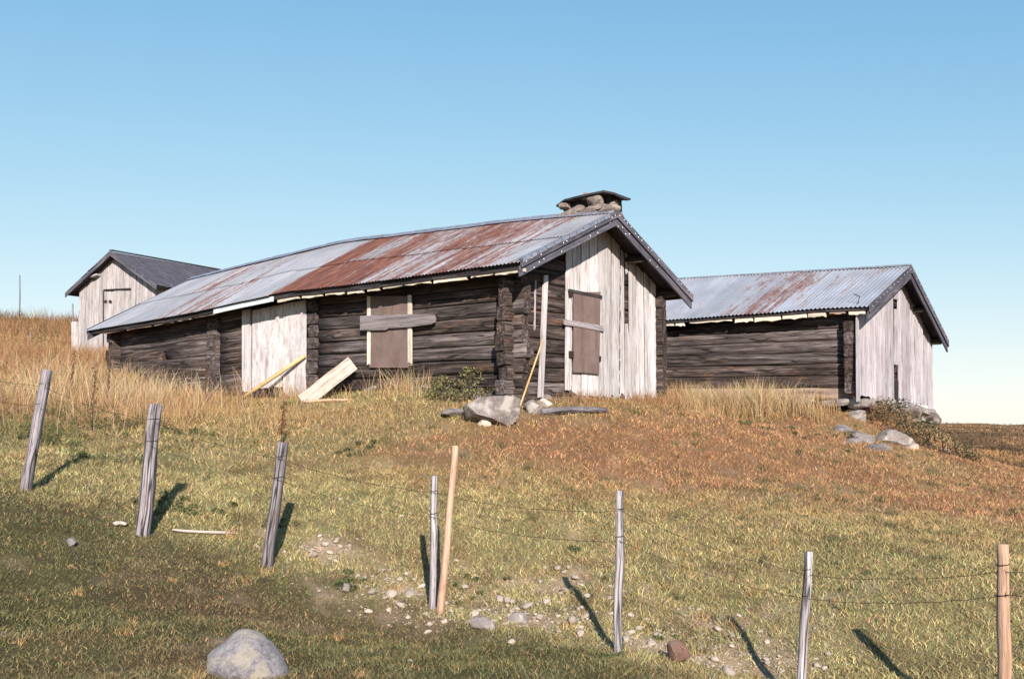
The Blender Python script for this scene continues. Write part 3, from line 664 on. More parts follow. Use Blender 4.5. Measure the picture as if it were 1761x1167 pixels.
# gable shutter with its straps
gs_ = gplank(mb, rf, (986, 1034), (985, 1031.5), 502, 640, .085, .014, 'panel', mb.e, 'gable_shutter', jag=.006)
Q2 = lambda px, py, off: mb.L(-off, *mb.ga(px, py, -off))
for pl in ([(979, 496.5), (1036, 508), (1036, 513), (979, 501.5)], [(971, 549), (1039, 560), (1039, 570), (971, 558)]):
    slab('strap', [Q2(a, b, .10) for a, b in pl], (1, 0, 0), .022, 'board_old' if pl[0][1] > 520 else 'board_dark', gs_, (0, 1, -.1))
for pl in ([(979, 501), (986, 502), (986, 511), (980, 510)], [(980, 603), (987, 604), (987, 615), (980, 614)], [(1031, 612), (1034, 612), (1034, 621), (1031, 621)]):
    slab('hinge', [Q2(a, b, .097) for a, b in pl], (1, 0, 0), .02, 'iron', gs_)
# chimney: loose stones, a black slab on top and a stone to hold it
chg = MW / 2 + .22
cs0, cs1 = mb.fr(1058, 360, chg)[0], mb.fr(970, 360, chg)[0]; cz = zr(.5)
chim = rock('chimney', mb.L((cs0 + cs1) / 2, chg + .05, cz - .08), ((cs1 - cs0) / 2 * .95, .36, .18), 3, 'stone', mb.e, 3, 0, 12, .02); chim.data.materials[0] = M['stone_chim']
mid = (cs0 + cs1) / 2
def chst(px0, px1, y0, y1, dg, depth, seed, mt='stone_chim', nm='stone'):
    (a, za), (b, zb) = mb.fr(px0, y0, chg + dg), mb.fr(px1, y1, chg + dg)
    o = rock(nm, (0, 0, 0), (abs(a - b) / 2, depth, abs(za - zb) / 2), seed, mt, chim, 3, 0, 3, .04, boxy=.32)
    o.location = Vector(mb.L((a + b) / 2, chg + dg, (za + zb) / 2)) - chim.location; o.rotation_euler = (J(.05), J(.05), J(.1)); return o
for a in [(958, 1000, 363, 372, -.20, .15, 4), (994, 1036, 364, 372, -.22, .15, 5), (1030, 1068, 362, 372, -.20, .15, 6), (1046, 1077, 370, 398, .25, .26, 8), (966, 1010, 358.5, 364, -.18, .14, 7), (1006, 1062, 358.5, 364, -.18, .14, 17),
          (963, 983, 347, 359, -.20, .09, 9), (1009, 1039, 341, 359, -.26, .09, 10), (1050, 1063, 348, 359, -.05, .1, 11), (1038, 1062, 346, 358, .22, .14, 12), (972, 998, 346, 358, .22, .14, 13)]: chst(*a)
fa, fz = mb.fr(1056, 359, chg - .05); fb, fz2 = mb.fr(978, 350, chg - .05)
FL = lambda q, g, z: mb.L(q, g, z) - np.array(chim.location)
slab('gap_shade_box', [FL(fa, chg - .12, fz - .05), FL(fb, chg - .12, fz - .05), FL(fb, chg - .12, fz2), FL(fa, chg - .12, fz2)], (0, -1, 0), .36, 'bark', chim)  # black box added to paint the shade in the gap below the cap
cv, cf = [], []; capz = {}
for px, py, k_ in [(958, 350, .08), (972, 344, .30), (998, 340, .36), (1022, 337, .37), (1040, 335.5, .36), (1057, 340, .28), (1070, 348, .08)]:
    q, zz = mb.fr(px, py, chg - k_); capz[px] = zz
    for dg in (-k_, -k_ * .3, k_ * .5, k_): cv.append(mb.L(q + J(.01) * (k_ > .1), chg + dg, zz + J(.006)))
for i in range(6):
    for j in range(3): cf.append([i * 4 + j, i * 4 + j + 1, i * 4 + j + 5, i * 4 + j + 4])
cap = mesh('chimney_cap', [np.array(v) - np.array(chim.location) for v in cv], cf, 'bark', chim); cap.modifiers.new('solid', 'SOLIDIFY').thickness = .035
q = mb.fr(1011, 338, chg - .16)[0]
o = rock('stone', (0, 0, 0), (.145, .13, .085), 15, 'stone_chim', chim, 3, 0, 8, .03, boxy=.5); o.location = Vector(mb.L(q, chg - .16, capz[1022] + .07)) - chim.location
# footing stones
for i, (q, dg, r3) in enumerate([(.05, .02, (.3, .22, .17)), (.75, .1, (.3, .2, .13)), (2.1, .08, (.35, .2, .13)), (3.3, .1, (.32, .2, .13)), (4.6, .1, (.3, .2, .12)), (5.6, .05, (.3, .2, .14)), (8.2, .08, (.3, .2, .13)), (11.7, .1, (.3, .25, .16))]):
    p = w2(MO, MTH, q, dg, 0); rock('footing_stone', mb.L(q, dg, h1(p[0], p[1]) + .02), r3, 40 + i, 'stone', mb.e, 2)
for i, q in enumerate((.9, 1.9, 3.0, 4.2)):
    p = w2(MO, MTH, .12, q, 0); rock('footing_stone', mb.L(.12, q, h1(p[0], p[1]) - .0), (.2, .3, .13), 60 + i, 'stone', mb.e, 2)

# ---- right-hand cabin
rb = Bld('log_barn', RO, RTH, .15, 'shorter log barn with grey corrugated roof and silvered plank gable'); rb.W = RW
rGO, rEO = .37, .33
zf2 = smooth_curve([rb.fr(*p, -rEO) for p in [(1499, 526), (1400, 530), (1320, 537), (1240, 542), (1142, 550)]])
zr2 = smooth_curve([rb.fr(*p, RW / 2) for p in [(1567, 459.5), (1450, 463), (1320, 470), (1180, 478)]])
zk2 = lambda s: zf2(0) - .36
rf2 = roof_fn(RW, rEO, zf2, zr2, zk2)
s = -rGO; i = 0
while s < RL + .3:
    s1 = s + .80; st = i % 2 * .0025
    sheet(rb, rf2, s, s1 + .04, -rEO - .055 + J(.03), RW / 2 + .01, st, 'roof2', RW, rows=6, per=.09, amp=.012)
    sheet(rb, rf2, s, s1 + .04, RW + rEO + .05, RW / 2 - .01, st, 'roof2', RW, rows=6, per=.09, amp=.012)
    s = s1; i += 1
rEnd = s
deck(rb, rf2, -rGO + .05, rEnd - .05, RW, rEO - .02, .014, .05, 'board_dark')
for s_ in (-rGO - .012, rEnd + .04):
    for a_, b_ in ((-rEO - .03, RW / 2), (RW + rEO + .03, RW / 2)):
        barge(rb, rf2, s_, a_, b_, .04, .16, .03, 'barge', 'bargeboard'); barge(rb, rf2, s_ + .034, a_, b_, -.09, .16, .03, 'barge', 'bargeboard')
bar('ridge_cap', rb.L(-rGO, RW / 2, zr2(0) + .03), rb.L(rEnd, RW / 2, zr2(rEnd) + .03), .12, .035, 'tin', rb.e)
nv, nf = [], []
for a_, b_ in ((-rEO, RW / 2), (RW + rEO, RW / 2)):
    for q in np.linspace(.04, .96, 12):
        g = a_ + (b_ - a_) * q; dot(rb.L(-rGO - .013, g, rf2(0, g) - .03 + J(.02)), .009, (nv, nf))
tag(mesh('nail_heads', nv, nf, 'nail', rb.e), kind='stuff')
for g in (-.02, RW * .25, RW / 2, RW * .75, RW + .02):
    zz = rf2(0, g) - .05 - .12; round_bar('purlin', [rb.L(-rGO + .08, g, zz), rb.L(1., g, zz)], [.075, .08], 'log', rb.e, 8)
pale2 = [(1488, 1458, .06, 'cream'), (1454, 1425, .03, 'log_pale'), (1420, 1388, .075, 'cream'), (1387, 1344, .08, 'cream'), (1342, 1296, .085, 'cream'), (1294, 1262, .075, 'cream'), (1258, 1184, .035, 'cream'), (1176, 1160, .06, 'cream'), (1158, 1135, .05, 'cream')]
for a, b, hh, mt in pale2:
    s0 = rb.fr(a, 545, -rEO)[0]; s1 = rb.fr(b, 550, -rEO)[0]; pts = np.linspace(s0 + .01, s1 - .015, 7)
    poly = [rb.L(q, -rEO + .02, zf2(q) - .085 + J(.004)) for q in pts] + [rb.L(q, -rEO + .02, zf2(q) - .095 - hh + J(.016)) for q in pts[::-1]]
    slab('roof_board_edge', poly, (0, -1, 0), .05, mt, rb.e, (1, 0, 0))
s = -.3
while s < 7.8:
    s1 = s + random.uniform(1.2, 2.2); pts = np.linspace(s, s1 - .012, 5)
    poly = [rb.L(q, -rEO - .005, zf2(q) - .03) for q in pts] + [rb.L(q, -rEO - .005, zf2(q) - .082 + J(.008)) for q in pts[::-1]]
    slab('fascia_board', poly, (0, -1, 0), .025, 'board_dark', rb.e, (1, 0, 0)); s = s1
ROW2 = .245; z = rb.fr(1455, 671)[1]; first = True; zz0 = z - ROW2 * .8
rows = [zz0 + ROW2 * k for k in range(12)]
for k, zb_ in enumerate(rows):
    zc = zb_ + ROW2 / 2
    if zc + ROW2 * .3 < zf2(0) - .02:
        mt = 'log_pale' if k == 0 else random.choice(['log_grey', 'log_grey', 'log'])
        a = -.02 if k else .12
        n = 9; P = [rb.L(a + (RL - a) * i / n, .085 + J(.012), zc + J(.01) + (0.012 * i if k < 5 else 0)) for i in range(n + 1)]
        round_bar('log', P, [.095 + J(.004) for _ in P], mt, rb.e, 12, .62, .03, True, ROW2 * .495 / .095)
        log(rb, rb.L(.03, RW - .085, zc), rb.L(RL + .15, RW - .085, zc), .09, ROW2 * .5, 'log_grey', seg=8)
    zg = zc + ROW2 / 2
    for sw_ in (.12, RL - .1):
        g0, g1 = -.17 - abs(J(.05)), RW - .03
        while rf2(0, g0) < zg + ROW2 * .5 + .1 and g0 < RW / 2: g0 += .04
        while rf2(0, g1) < zg + ROW2 * .5 + .1 and g1 > RW / 2: g1 -= .04
        if g1 - g0 > .5: log(rb, rb.L(sw_, g0, zg), rb.L(sw_, g1, zg), .105, ROW2 * .49, random.choice(['log', 'log_grey', 'log']), jit=.1)
slab('inner_shade_sheet', [rb.L(.35, .35, rb.zb), rb.L(RL - .3, .35, rb.zb), rb.L(RL - .3, .35, zf2(0) - .1), rb.L(.35, .35, zf2(0) - .1)], (0, -1, 0), .03, 'dark', rb.e)  # added near-black sheet: painted shade behind the barn's front logs
# silvered gable boards with two slots
edges = [1478, 1489, 1498, 1508, 1517, 1524, 1532, 1538.5, 1546, 1552, 1560, 1566.5, 1573, 1580, 1588, 1597.5]
for i in range(len(edges) - 1):
    a, b = edges[i], edges[i + 1]; yb = 681 + (a - 1478) / 125 * 17
    of = .05 + random.choice([-.012, 0, .012]); mt = 'board_grey'
    if a == 1538.5:
        gplank(rb, rf2, (a + .3, b - .3), (a + .3, b - .3), 531, 626, of, .025, mt, rb.e, jag=.02)
        gplank(rb, rf2, (a + .3, b - .3), (a + .3, b - .3), 500, 514, of, .025, mt, rb.e, ztop=.07, jag=.01, k=1)
        gplank(rb, rf2, (a + 2.6, b - .3), (a + 2.6, b - .3), 655, yb, of, .025, 'board_dark', rb.e, jag=.03)
        continue
    gplank(rb, rf2, (a + .35, b - .25), (a + .35, b - .25), 560, yb, of, .025, mt, rb.e, ztop=.07, jag=.03)
gplank(rb, rf2, (1474.5, 1479), (1475, 1479.5), 560, 690, .075, .03, 'board_grey', rb.e, 'corner_board', ztop=.1)
gplank(rb, rf2, (1598, 1604), (1598.5, 1606), 600, 716, .06, .03, 'board_grey', rb.e, 'corner_board', ztop=.1)
slab('gable_shade_sheet', [rb.L(.3, .4, rb.zb + .1), rb.L(.3, RW - .4, rb.zb + .1), rb.L(.3, RW - .6, zf2(0) - .3), rb.L(.3, RW / 2, zr2(0) - .3), rb.L(.3, .6, zf2(0) - .1)], (1, 0, 0), .03, 'dark', rb.e)  # near-black sheet so the gable slots and gaps read as unlit
# dry-stone footing under the gable and the front corner
def rst(px, py, w, h, d, seed, mt='stone', where='g', off=.05):
    if where == 'g': g_, z_ = rb.ga(px, py, off); loc = rb.L(off, g_, z_)
    else: s_, z_ = rb.fr(px, py, off); loc = rb.L(s_, off, z_)
    return rock('footing_stone', loc, (w, d, h), seed, mt, rb.e, 3, 0, 5, boxy=.55)
for i, (px, py, w, h, d) in enumerate([(1500, 692, .3, .16, .3), (1512, 706, .3, .17, .3), (1524, 694, .3, .14, .35), (1537, 700, .3, .16, .4), (1550, 702, .3, .17, .4), (1562, 706, .3, .16, .4), (1575, 708, .3, .17, .45), (1588, 712, .3, .15, .45), (1598, 718, .3, .16, .4), (1530, 714, .3, .16, .4), (1570, 722, .3, .16, .5), (1546, 718, .3, .16, .4)]):
    rst(px, py, w, h, d, 80 + i)
for i, (px, py, w, h, d) in enumerate([(1471, 694, .2, .12, .2), (1482, 694, .22, .12, .25), (1476, 718, .27, .2, .25), (1450, 692, .3, .1, .2), (1425, 694, .3, .1, .2), (1380, 690, .35, .1, .2), (1330, 688, .35, .1, .2), (1280, 686, .35, .1, .2)]):
    rst(px, py, w, h, d, 100 + i, where='f', off=-.02)
# iron hook on the roof
hk = rb.L(*(lambda q: (q[0], -.15, q[1]))(rb.fr(1476, 520, -.15)))
round_bar('roof_hook', [hk + np.array([0, -.1, -.12]), hk, hk + np.array([.03, .0, .12]), hk + np.array([-.08, -.02, .18])], [.012, .012, .012, .01], 'iron', rb.e, 5)

# ---- shed on the rise behind
class Shed(Bld):
    pass
sb = Shed('plank_shed', SO, STH, 1.7, 'small pale plank shed with dark shingled roof up the slope behind the cabin'); sb.e['category'] = 'shed'
SEO, SGO = .347, .296
sze, szr = EYE + 4.30, EYE + 5.60
def SP(U, G, z): return sb.L(U, G, z)                                # U to the left across the gable, G back along the ridge
srf = lambda U: szr - (szr - sze) * abs(U) / (SW / 2 + SEO)
for sg in (-1, 1):                                                   # shingle courses, each shingle real but too fine to pick apart
    V, F = [], []; nC = 13
    top = SW / 2 + SEO
    for c in range(nC):
        U1 = top * (1 - c / nC) + .03; U0 = top * (1 - (c + 1.35) / nC); U0 = max(U0, 0)
        g = -SGO + J(.05)
        while g < SL:
            w = random.uniform(.09, .17); dl = J(.02)
            k = len(V); hi = .03 + J(.007)
            for U, lift in ((U1 + dl, hi), (U0, .008)):
                for gg in (g, min(g + w - .006, SL)): V += [SP(sg * U, gg, srf(U) + lift), SP(sg * U, gg, srf(U) + lift - .014)]
            F += [[k, k + 2, k + 6, k + 4], [k, k + 1, k + 3, k + 2], [k, k + 4, k + 5, k + 1], [k + 2, k + 3, k + 7, k + 6]]; g += w
    uv = [(v[2] * 1.5, v[1] * 3) for v in V]
    tag(mesh('shingle_roof', V, F, 'barge', sb.e, uv), kind='stuff')
    slab('roof_deck', [SP(0, -SGO + .03, szr - .03), SP(sg * top, -SGO + .03, sze - .03), SP(sg * top, SL - .03, sze - .03), SP(0, SL - .03, szr - .03)], (sg * -.5, 0, .86), .04, 'board_dark', sb.e)
    for gg in (-SGO - .01, SL + .03):
        poly = [SP(0, gg, szr + .05), SP(sg * (top + .03), gg, sze + .03), SP(sg * (top + .03), gg, sze - .14), SP(0, gg, szr - .14)]
        slab('bargeboard', poly, (0, -1, 0), .03, 'barge', sb.e, np.array(poly[1]) - np.array(poly[0]))
bar('ridge_board', SP(0, -SGO, szr + .06), SP(0, SL, szr + .04), .16, .03, 'barge', sb.e)
sz0 = EYE + 1.62
e = -SW / 2; i = 0
while e < SW / 2 - .02:
    w = random.uniform(.15, .23); e1 = min(e + w, SW / 2); of = random.choice([-.012, 0, .012])
    pts = [(e + .004, srf(e) - .05), (e + .004, sz0 + J(.05)), (e1 - .004, sz0 + J(.05)), (e1 - .004, srf(e1) - .05)]
    if e < 0 < e1: pts.append((0, szr - .05))
    slab('plank', [SP(a, of - .0, b) for a, b in pts], (0, -1, 0), .028, 'board_shed', sb.e, (0, 0, 1)); e = e1
for U in (-SW / 2 + .02, SW / 2 - .02):
    g = .03
    while g < SL - .35:
        slab('plank', [SP(U, g, sz0), SP(U, g + .245, sz0), SP(U, g + .245, sze + .18), SP(U, g, sze + .18)], (1 if U < 0 else -1, 0, 0), .028, 'board_shed', sb.e, (0, 0, 1)); g += .25
slab('back_wall', [SP(-SW / 2, SL - .35, sz0), SP(SW / 2, SL - .35, sz0), SP(SW / 2, SL - .35, sze + .15), SP(0, SL - .35, szr - .05), SP(-SW / 2, SL - .35, sze + .15)], (0, 1, 0), .03, 'board_shed', sb.e, (0, 0, 1))
def SX(px, py, off=-.045):
    p = hit(px, py, SO + sb.g * off, sb.g); return float(np.dot(p - SO, sb.u)), float(p[2])
def spoly(name, pts, mt, th=.03, off=-.045): return slab(name, [SP(SX(a, b)[0], off, SX(a, b)[1]) for a, b in pts], (0, -1, 0), th, mt, sb.e, (1, 0, 0))
spoly('lintel', [(178, 497.5), (224, 495), (224, 497), (178, 499.5)], 'board_dark', .04, -.06)
for a, b in ((181, 516), (189, 516), (177, 608), (185, 608)): spoly('hinge', [(a - 2, b), (a + 2, b), (a + 2, b + 4), (a - 2, b + 4)], 'iron', .02)
spoly('door_batten', [(176, 500), (177.5, 500), (177.5, 600), (176, 600)], 'board_dark', .02, -.03)
spoly('vent_beam', [(160, 475), (172, 471), (172, 474), (160, 478)], 'board_grey', .2, -.2)

# ------------------------------------------------------------------ fence
LAB = ['stout grey split post leaning right in the tall dry grass', 'thick grey split post leaning right beside a pale rotten stick', 'grey fence post leaning right at the edge of the stony ground',
       'thin silver-grey stake standing next to the leaning orange pole', 'long peeled orange pole leaning against the thin stake', 'upright silver fence stake near the brown rock',
       'thin crooked grey stake leaning right on the lowest ground', 'stout new orange post with peeling bark']
TOPS = []
for k, ((b, t, d, r, m), lb) in enumerate(zip(FENCE, LAB)):
    B0, T0 = at_depth(*b, d), at_depth(*t, d + (.25 if m == 'post' else .1) * .3); B0[2] = h1(B0[0], B0[1])
    dirv = (T0 - B0); foot = B0 - dirv * .09
    P = [foot + (T0 - foot) * q + np.array([J(.006), J(.006), 0]) * (0 < q < 1) for q in (0, .1, .25, .42, .6, .78, .93, 1)]
    P = [p - B0 for p in P]
    R = [r * (1.1 - .16 * q + J(.05)) for q in (0, .1, .25, .42, .6, .78, .93, 1)]
    o = round_bar('fence_post', P, R, 'stake' if m == 'post' and r < .035 else m, None, 10, .72 if m == 'post' else 1.0, .17 if m == 'post' else .06, True, 1.0, (0, 1, 0), J(.6)); o.location = B0
    tag(o, lb, 'fence post', 'posts of the wire fence'); TOPS.append((B0, T0, r))
def strand(frac, label, seed):
    random.seed(seed); pts = []
    chain = [TOPS[i] for i in (0, 1, 2, 3, 5, 6, 7)]
    anc = [b + (t - b) * (frac + J(.02)) + np.array([0, -r * .95, 0]) for b, t, r in chain]
    first = anc[0] + (anc[0] - anc[1]) * np.array([1.4, 1.4, 1.0]); last = anc[-1] + (anc[-1] - anc[-2]) * 1.2
    anc = [first] + anc + [last]
    for a, b in zip(anc[:-1], anc[1:]):
        n = 16; L = np.linalg.norm(b - a); sag = .035 * L + .02
        for i in range(n): q = i / n; p = a + (b - a) * q; p = p + np.array([J(.004), J(.004), -sag * 4 * q * (1 - q) * .6 + J(.005)]); pts.append(p)
    pts.append(anc[-1]); V, F = [], []
    def tube(P, r, n=4):
        k0 = len(V)
        for i, p in enumerate(P):
            d = P[min(i + 1, len(P) - 1)] - P[max(i - 1, 0)]; d = d / np.linalg.norm(d); e = np.cross(d, [0, 0, 1.]); ne = np.linalg.norm(e)
            e = e / ne if ne > 1e-4 else np.array([1., 0, 0]); f = np.cross(d, e)
            for j in range(n): a = 2 * math.pi * j / n; V.append(p + (e * math.cos(a) + f * math.sin(a)) * r)
        for i in range(len(P) - 1):
            for j in range(n): F.append([k0 + i * n + j, k0 + i * n + (j + 1) % n, k0 + (i + 1) * n + (j + 1) % n, k0 + (i + 1) * n + j])
    tube(pts, .0019)
    for p, q in zip(pts[:-1:2], pts[1::2]):
        for sgn in (-1, 1):
            d = np.array([J(.4), J(1), sgn]); d /= np.linalg.norm(d); tube([p - d * .016, p + d * .016], .0016, 3)
    for (b, t, r) in chain:                                       # turns of wire round each post
        c = b + (t - b) * frac
        tube([c + np.array([math.cos(a) * r * 1.12, math.sin(a) * r * 1.12, .004 * a]) for a in np.linspace(0, 6.6, 13)], .0028)
    return tag(mesh('barbed_wire', V, F, 'iron', None, None, True), label, 'wire', 'strands of the wire fence')
strand(.87, 'upper rusty barbed wire strand strung along the fence posts', 3)
strand(.70, 'lower rusty barbed wire strand strung along the fence posts', 4)

# ------------------------------------------------------------------ things lying about
random.seed(21)
def stone_at(px, py, w, h, d, seed, mt, label, name='boulder', sink=.25, cat='boulder', group=None, sub=3, planes=9, rough=.03, rz=0., **kw):
    p = ground_px(px, py); y = p[1] + d * .3
    return tag(rock(name, (p[0], y, h1(p[0], y) + h * (1 - 2 * sink)), (w, d, h), seed, mt, None, sub, rz, planes, rough, **kw), label, cat, group)
stone_at(418, 1164, .30, .30, .26, 8, 'stone_dark', 'big grey granite boulder half sunk in the short grass', sink=.55, sub=4, planes=6, rough=.05, taper=.28)
stone_at(852, 733, .56, .31, .38, 23, 'stone', 'large lichen-spotted boulder at the corner of the log cabin', sink=.30, sub=4, planes=9, boxy=.62)
stone_at(918, 712, .17, .13, .15, 12, 'stone', 'knobbly stone lying between the big boulder and the weathered log', 'stone', .25, 'stone')
stone_at(937, 700, .13, .10, .12, 13, 'stone', 'small stone under the leaning white batten', 'stone', .25, 'stone')
stone_at(782, 716, .22, .09, .18, 14, 'stone_dark', 'flat dark stone beside the big lichen-spotted boulder', 'stone', .3, 'stone')
stone_at(834, 733, .12, .07, .1, 15, 'stone_pale', 'pale stone at the foot of the big lichen-spotted boulder', 'stone', .3, 'stone', sub=2)
stone_at(1166, 1141, .115, .115, .11, 16, 'stone_brown', 'round brown rock beside the upright silver stake', sink=.12, planes=7)
stone_at(122, 943, .055, .05, .05, 17, 'stone_dark', 'fist-sized grey stone alone on the short grass', 'stone', .2, 'stone', sub=2)
for k, (px, py, w, h, d, mt, lb) in enumerate([(1484, 760, .33, .22, .28, 'stone', 'pale block at the left end of the ruined footing'), (1535, 762, .55, .24, .34, 'stone', 'broad flat slab in the ruined footing below the barn'), (1570, 772, .2, .12, .18, 'stone_pale', 'bright white stone beside the dark green bush'),
        (1468, 764, .26, .11, .2, 'stone', 'low stone sunk in grass before the ruined footing'), (1510, 774, .34, .10, .22, 'stone', 'long low stone in front of the broad slab'), (1628, 776, .09, .07, .08, 'stone_pale', 'small pale stone on the brow past the dark green bush'), (1450, 742, .3, .12, .22, 'stone_dark', 'dark mossy stone in the straw by the barn corner')]):
    stone_at(px, py, w * .9, h, d, 30 + k, mt, lb, 'stone', .44, 'stone', planes=11, boxy=.8)
stone_at(832, 1082, .13, .075, .10, 50, 'stone', 'broad tan rock in the gravel right of the orange pole', 'stone', .3, 'stone')
stone_at(892, 1072, .10, .06, .08, 51, 'stone', 'low tan rock lying in gravel next to the broad tan rock', 'stone', .3, 'stone')
stone_at(594, 1022, .055, .065, .05, 52, 'stone', 'pinkish stone propped by a green tuft', 'stone', .2, 'stone', sub=2)
stone_at(764, 1072, .034, .028, .03, 53, 'stone_pale', 'white stone at the foot of the orange pole', 'stone', .15, 'stone', sub=2)
# weathered log and loose boards
a, b = ground_px(930, 714), ground_px(1041, 711)
P = [a + (b - a) * q + np.array([0, 0, .045 + .03 * math.sin(3 * q)]) for q in (0, .2, .4, .6, .8, 1)]
for p in P: p[2] = max(p[2], h1(p[0], p[1]) + .035)
o = round_bar('fallen_log', [p - a for p in P], [.055, .06, .055, .055, .05, .045], 'post', None, 8, 1, .08); o.location = a; tag(o, 'weathered bent log lying in grass before the plank gable', 'log')
def lean(name, pg, top, w, th, mt, label, cat, round_=False, up=(0, -.5, 1)):
    g = np.array(pg, float); g[2] = h1(g[0], g[1]) - .02; t = np.array(top, float)
    if round_: o = round_bar(name, [q - g for q in (g, g + (t - g) * .35 + [0, 0, J(.01)], g + (t - g) * .7, t)], [w / 2] * 3 + [w / 2 * .8], mt, None, 7, 1, .06)
    else: o = bar(name, np.zeros(3), t - g, w, th, mt, None, up, .006, 5)
    o.location = g; return tag(o, label, cat)
u_, g_ = frame(MTH)
lean('leaning_pole', ground_px(404, 691), hit(524, 612, MO + g_ * -.12, g_), .075, 0, 'yellow', 'yellow peeled pole leaning across the pale door', 'pole', True)
top = hit(606, 624, MO + g_ * -.16, g_); gp = ground_px(520, 690)
lean('loose_board', gp, top, .27, .045, 'board_tan', 'wide bleached board leaning on the wall between door and boarded window', 'board', up=np.cross(top - gp, np.array([.75, .45, .2])) * -1)
lean('leaning_stick', ground_px(893, 700), hit(934, 583, MO + u_ * -.20, u_), .028, 0, 'yellow', 'thin pale stick leaning against the cabin corner', 'stick', True)
a = ground_px(400, 692) + np.array([0, 0, .02]); 
for (p0, p1, w, lb) in [((296, 919), (404, 924), .022, 'pale rotten stick lying in short grass between two leaning posts'), ((194, 906), (218, 908), .028, 'short white wood chip beside the thick leaning post'), ((520, 694), (600, 690), .03, 'reddish plank lying flat below the wide bleached board')]:
    A, Bq = ground_px(*p0), ground_px(*p1); n = 6; P = []
    for i in range(n + 1):
        p = A + (Bq - A) * i / n; p[1] += J(.012); p[2] = h1(p[0], p[1]) + .03; P.append(p)
    o = round_bar('wood_scrap', [p - A for p in P], [w * (.6 if i in (0, n) else 1) for i in range(n + 1)], 'orange' if w > .029 else 'board_tan', None, 6, .8, .15, True, .7); o.location = A; tag(o, lb, 'stick')
# pale uprights beside the shed, poles on the hill
for k, (px, y0, y1, d, w, lb) in enumerate([(125, 522, 606, 36.2, .07, 'tall thin pale pole standing beside the shed'), (129, 553, 612, 35.6, .24, 'short wide pale board standing beside the shed corner'), (33, 473, 556, 52., .07, 'tall thin pole alone on the hill crest'), (53, 572, 600, 38., .09, 'short grey post in the dry grass below the hill crest')]):
    b, t = at_depth(px, y1, d), at_depth(px + (1 if px == 33 else 0), y0, d); b[2] = h1(b[0], b[1]) - .1
    if w > .2: o = bar('upright_board', np.zeros(3), t - b, w, .03, 'board_shed', None, (0, -1, 0), .004, 3)
    else: o = round_bar('hill_pole' if px == 33 else 'pole', [np.zeros(3), (t - b) * .5 + [.02, 0, 0], t - b], [w / 2, w / 2.2, w / 2.6], 'post', None, 6)
    o.location = b; tag(o, lb, 'board' if w > .2 else 'pole')

# ------------------------------------------------------------------ gravel
pts = []
while len(pts) < 2400:
    cx, cy, rx, ry = random.choice(GRAVEL); x, y = random.gauss(cx, rx * .62), random.gauss(cy, ry * .62); pts.append((x, y))
MED = [(655, 985, .05), (700, 990, .045), (640, 1022, .07), (672, 1030, .085), (704, 1026, .07), (726, 1012, .05), (690, 1044, .05), (625, 1000, .05), (560, 940, .05), (800, 1012, .05), (860, 1035, .06), (905, 1050, .07), (940, 1040, .06), (968, 1018, .05), (985, 1072, .075), (1010, 1030, .05),
       (1120, 1112, .05), (1098, 1085, .045), (1205, 1120, .05), (1230, 1140, .055), (880, 1108, .05), (735, 1092, .04), (706, 1140, .03), (540, 960, .05), (585, 862, .035), (690, 890, .035), (1260, 1070, .04), (1085, 1060, .04)]
pts = [tuple(ground_px(a, b)[:2]) for a, b, c in MED] + pts
gxp = np.array(pts); gz = H(gxp[:, 0], gxp[:, 1])
bases = [rock_data(200 + k, (1, .8, .6), 1, 7, .03) for k in range(6)]
small = ([], [], 0); shared = []
for k in range(6):
    V, F = rock_data(220 + k, (1, .8, .6), 2, 9, .03); o = fastmesh('loose_stone', V, F, 'stone_pale', smooth=True); shared.append(o.data); bpy.data.objects.remove(o)
VV, FF, off = [], [], 0
for k, ((x, y), z) in enumerate(zip(pts, gz)):
    if k < 240:
        r = MED[k][2] if k < len(MED) else random.uniform(.016, .042) * (1 if random.random() > .14 else 1.5)
        o = bpy.data.objects.new('loose_stone', shared[k % 6]); COL.objects.link(o); o.location = (x, y, z + r * .4); o.scale = (r * random.uniform(.8, 1.3), r, r * random.uniform(.7, 1.1)); o.rotation_euler = (J(.4), J(.4), J(3.1))
        tag(o, 'small pale stone lying in the gravelly turf along the fence', 'stone', 'loose stones along the fence')
    else:
        V, F = bases[k % 6]; r = random.uniform(.006, .018); a = J(3.1); c, s_ = math.cos(a), math.sin(a)
        VV.append(V @ np.array([[c, s_, 0], [-s_, c, 0], [0, 0, 1]]) * r + np.array([x, y, z + r * .3])); FF.append(F + off); off += len(V)
tag(fastmesh('gravel', np.vstack(VV), np.vstack(FF), 'stone_pale', smooth=True), 'fine pale gravel scattered in the turf along the fence', 'gravel', None, 'stuff')

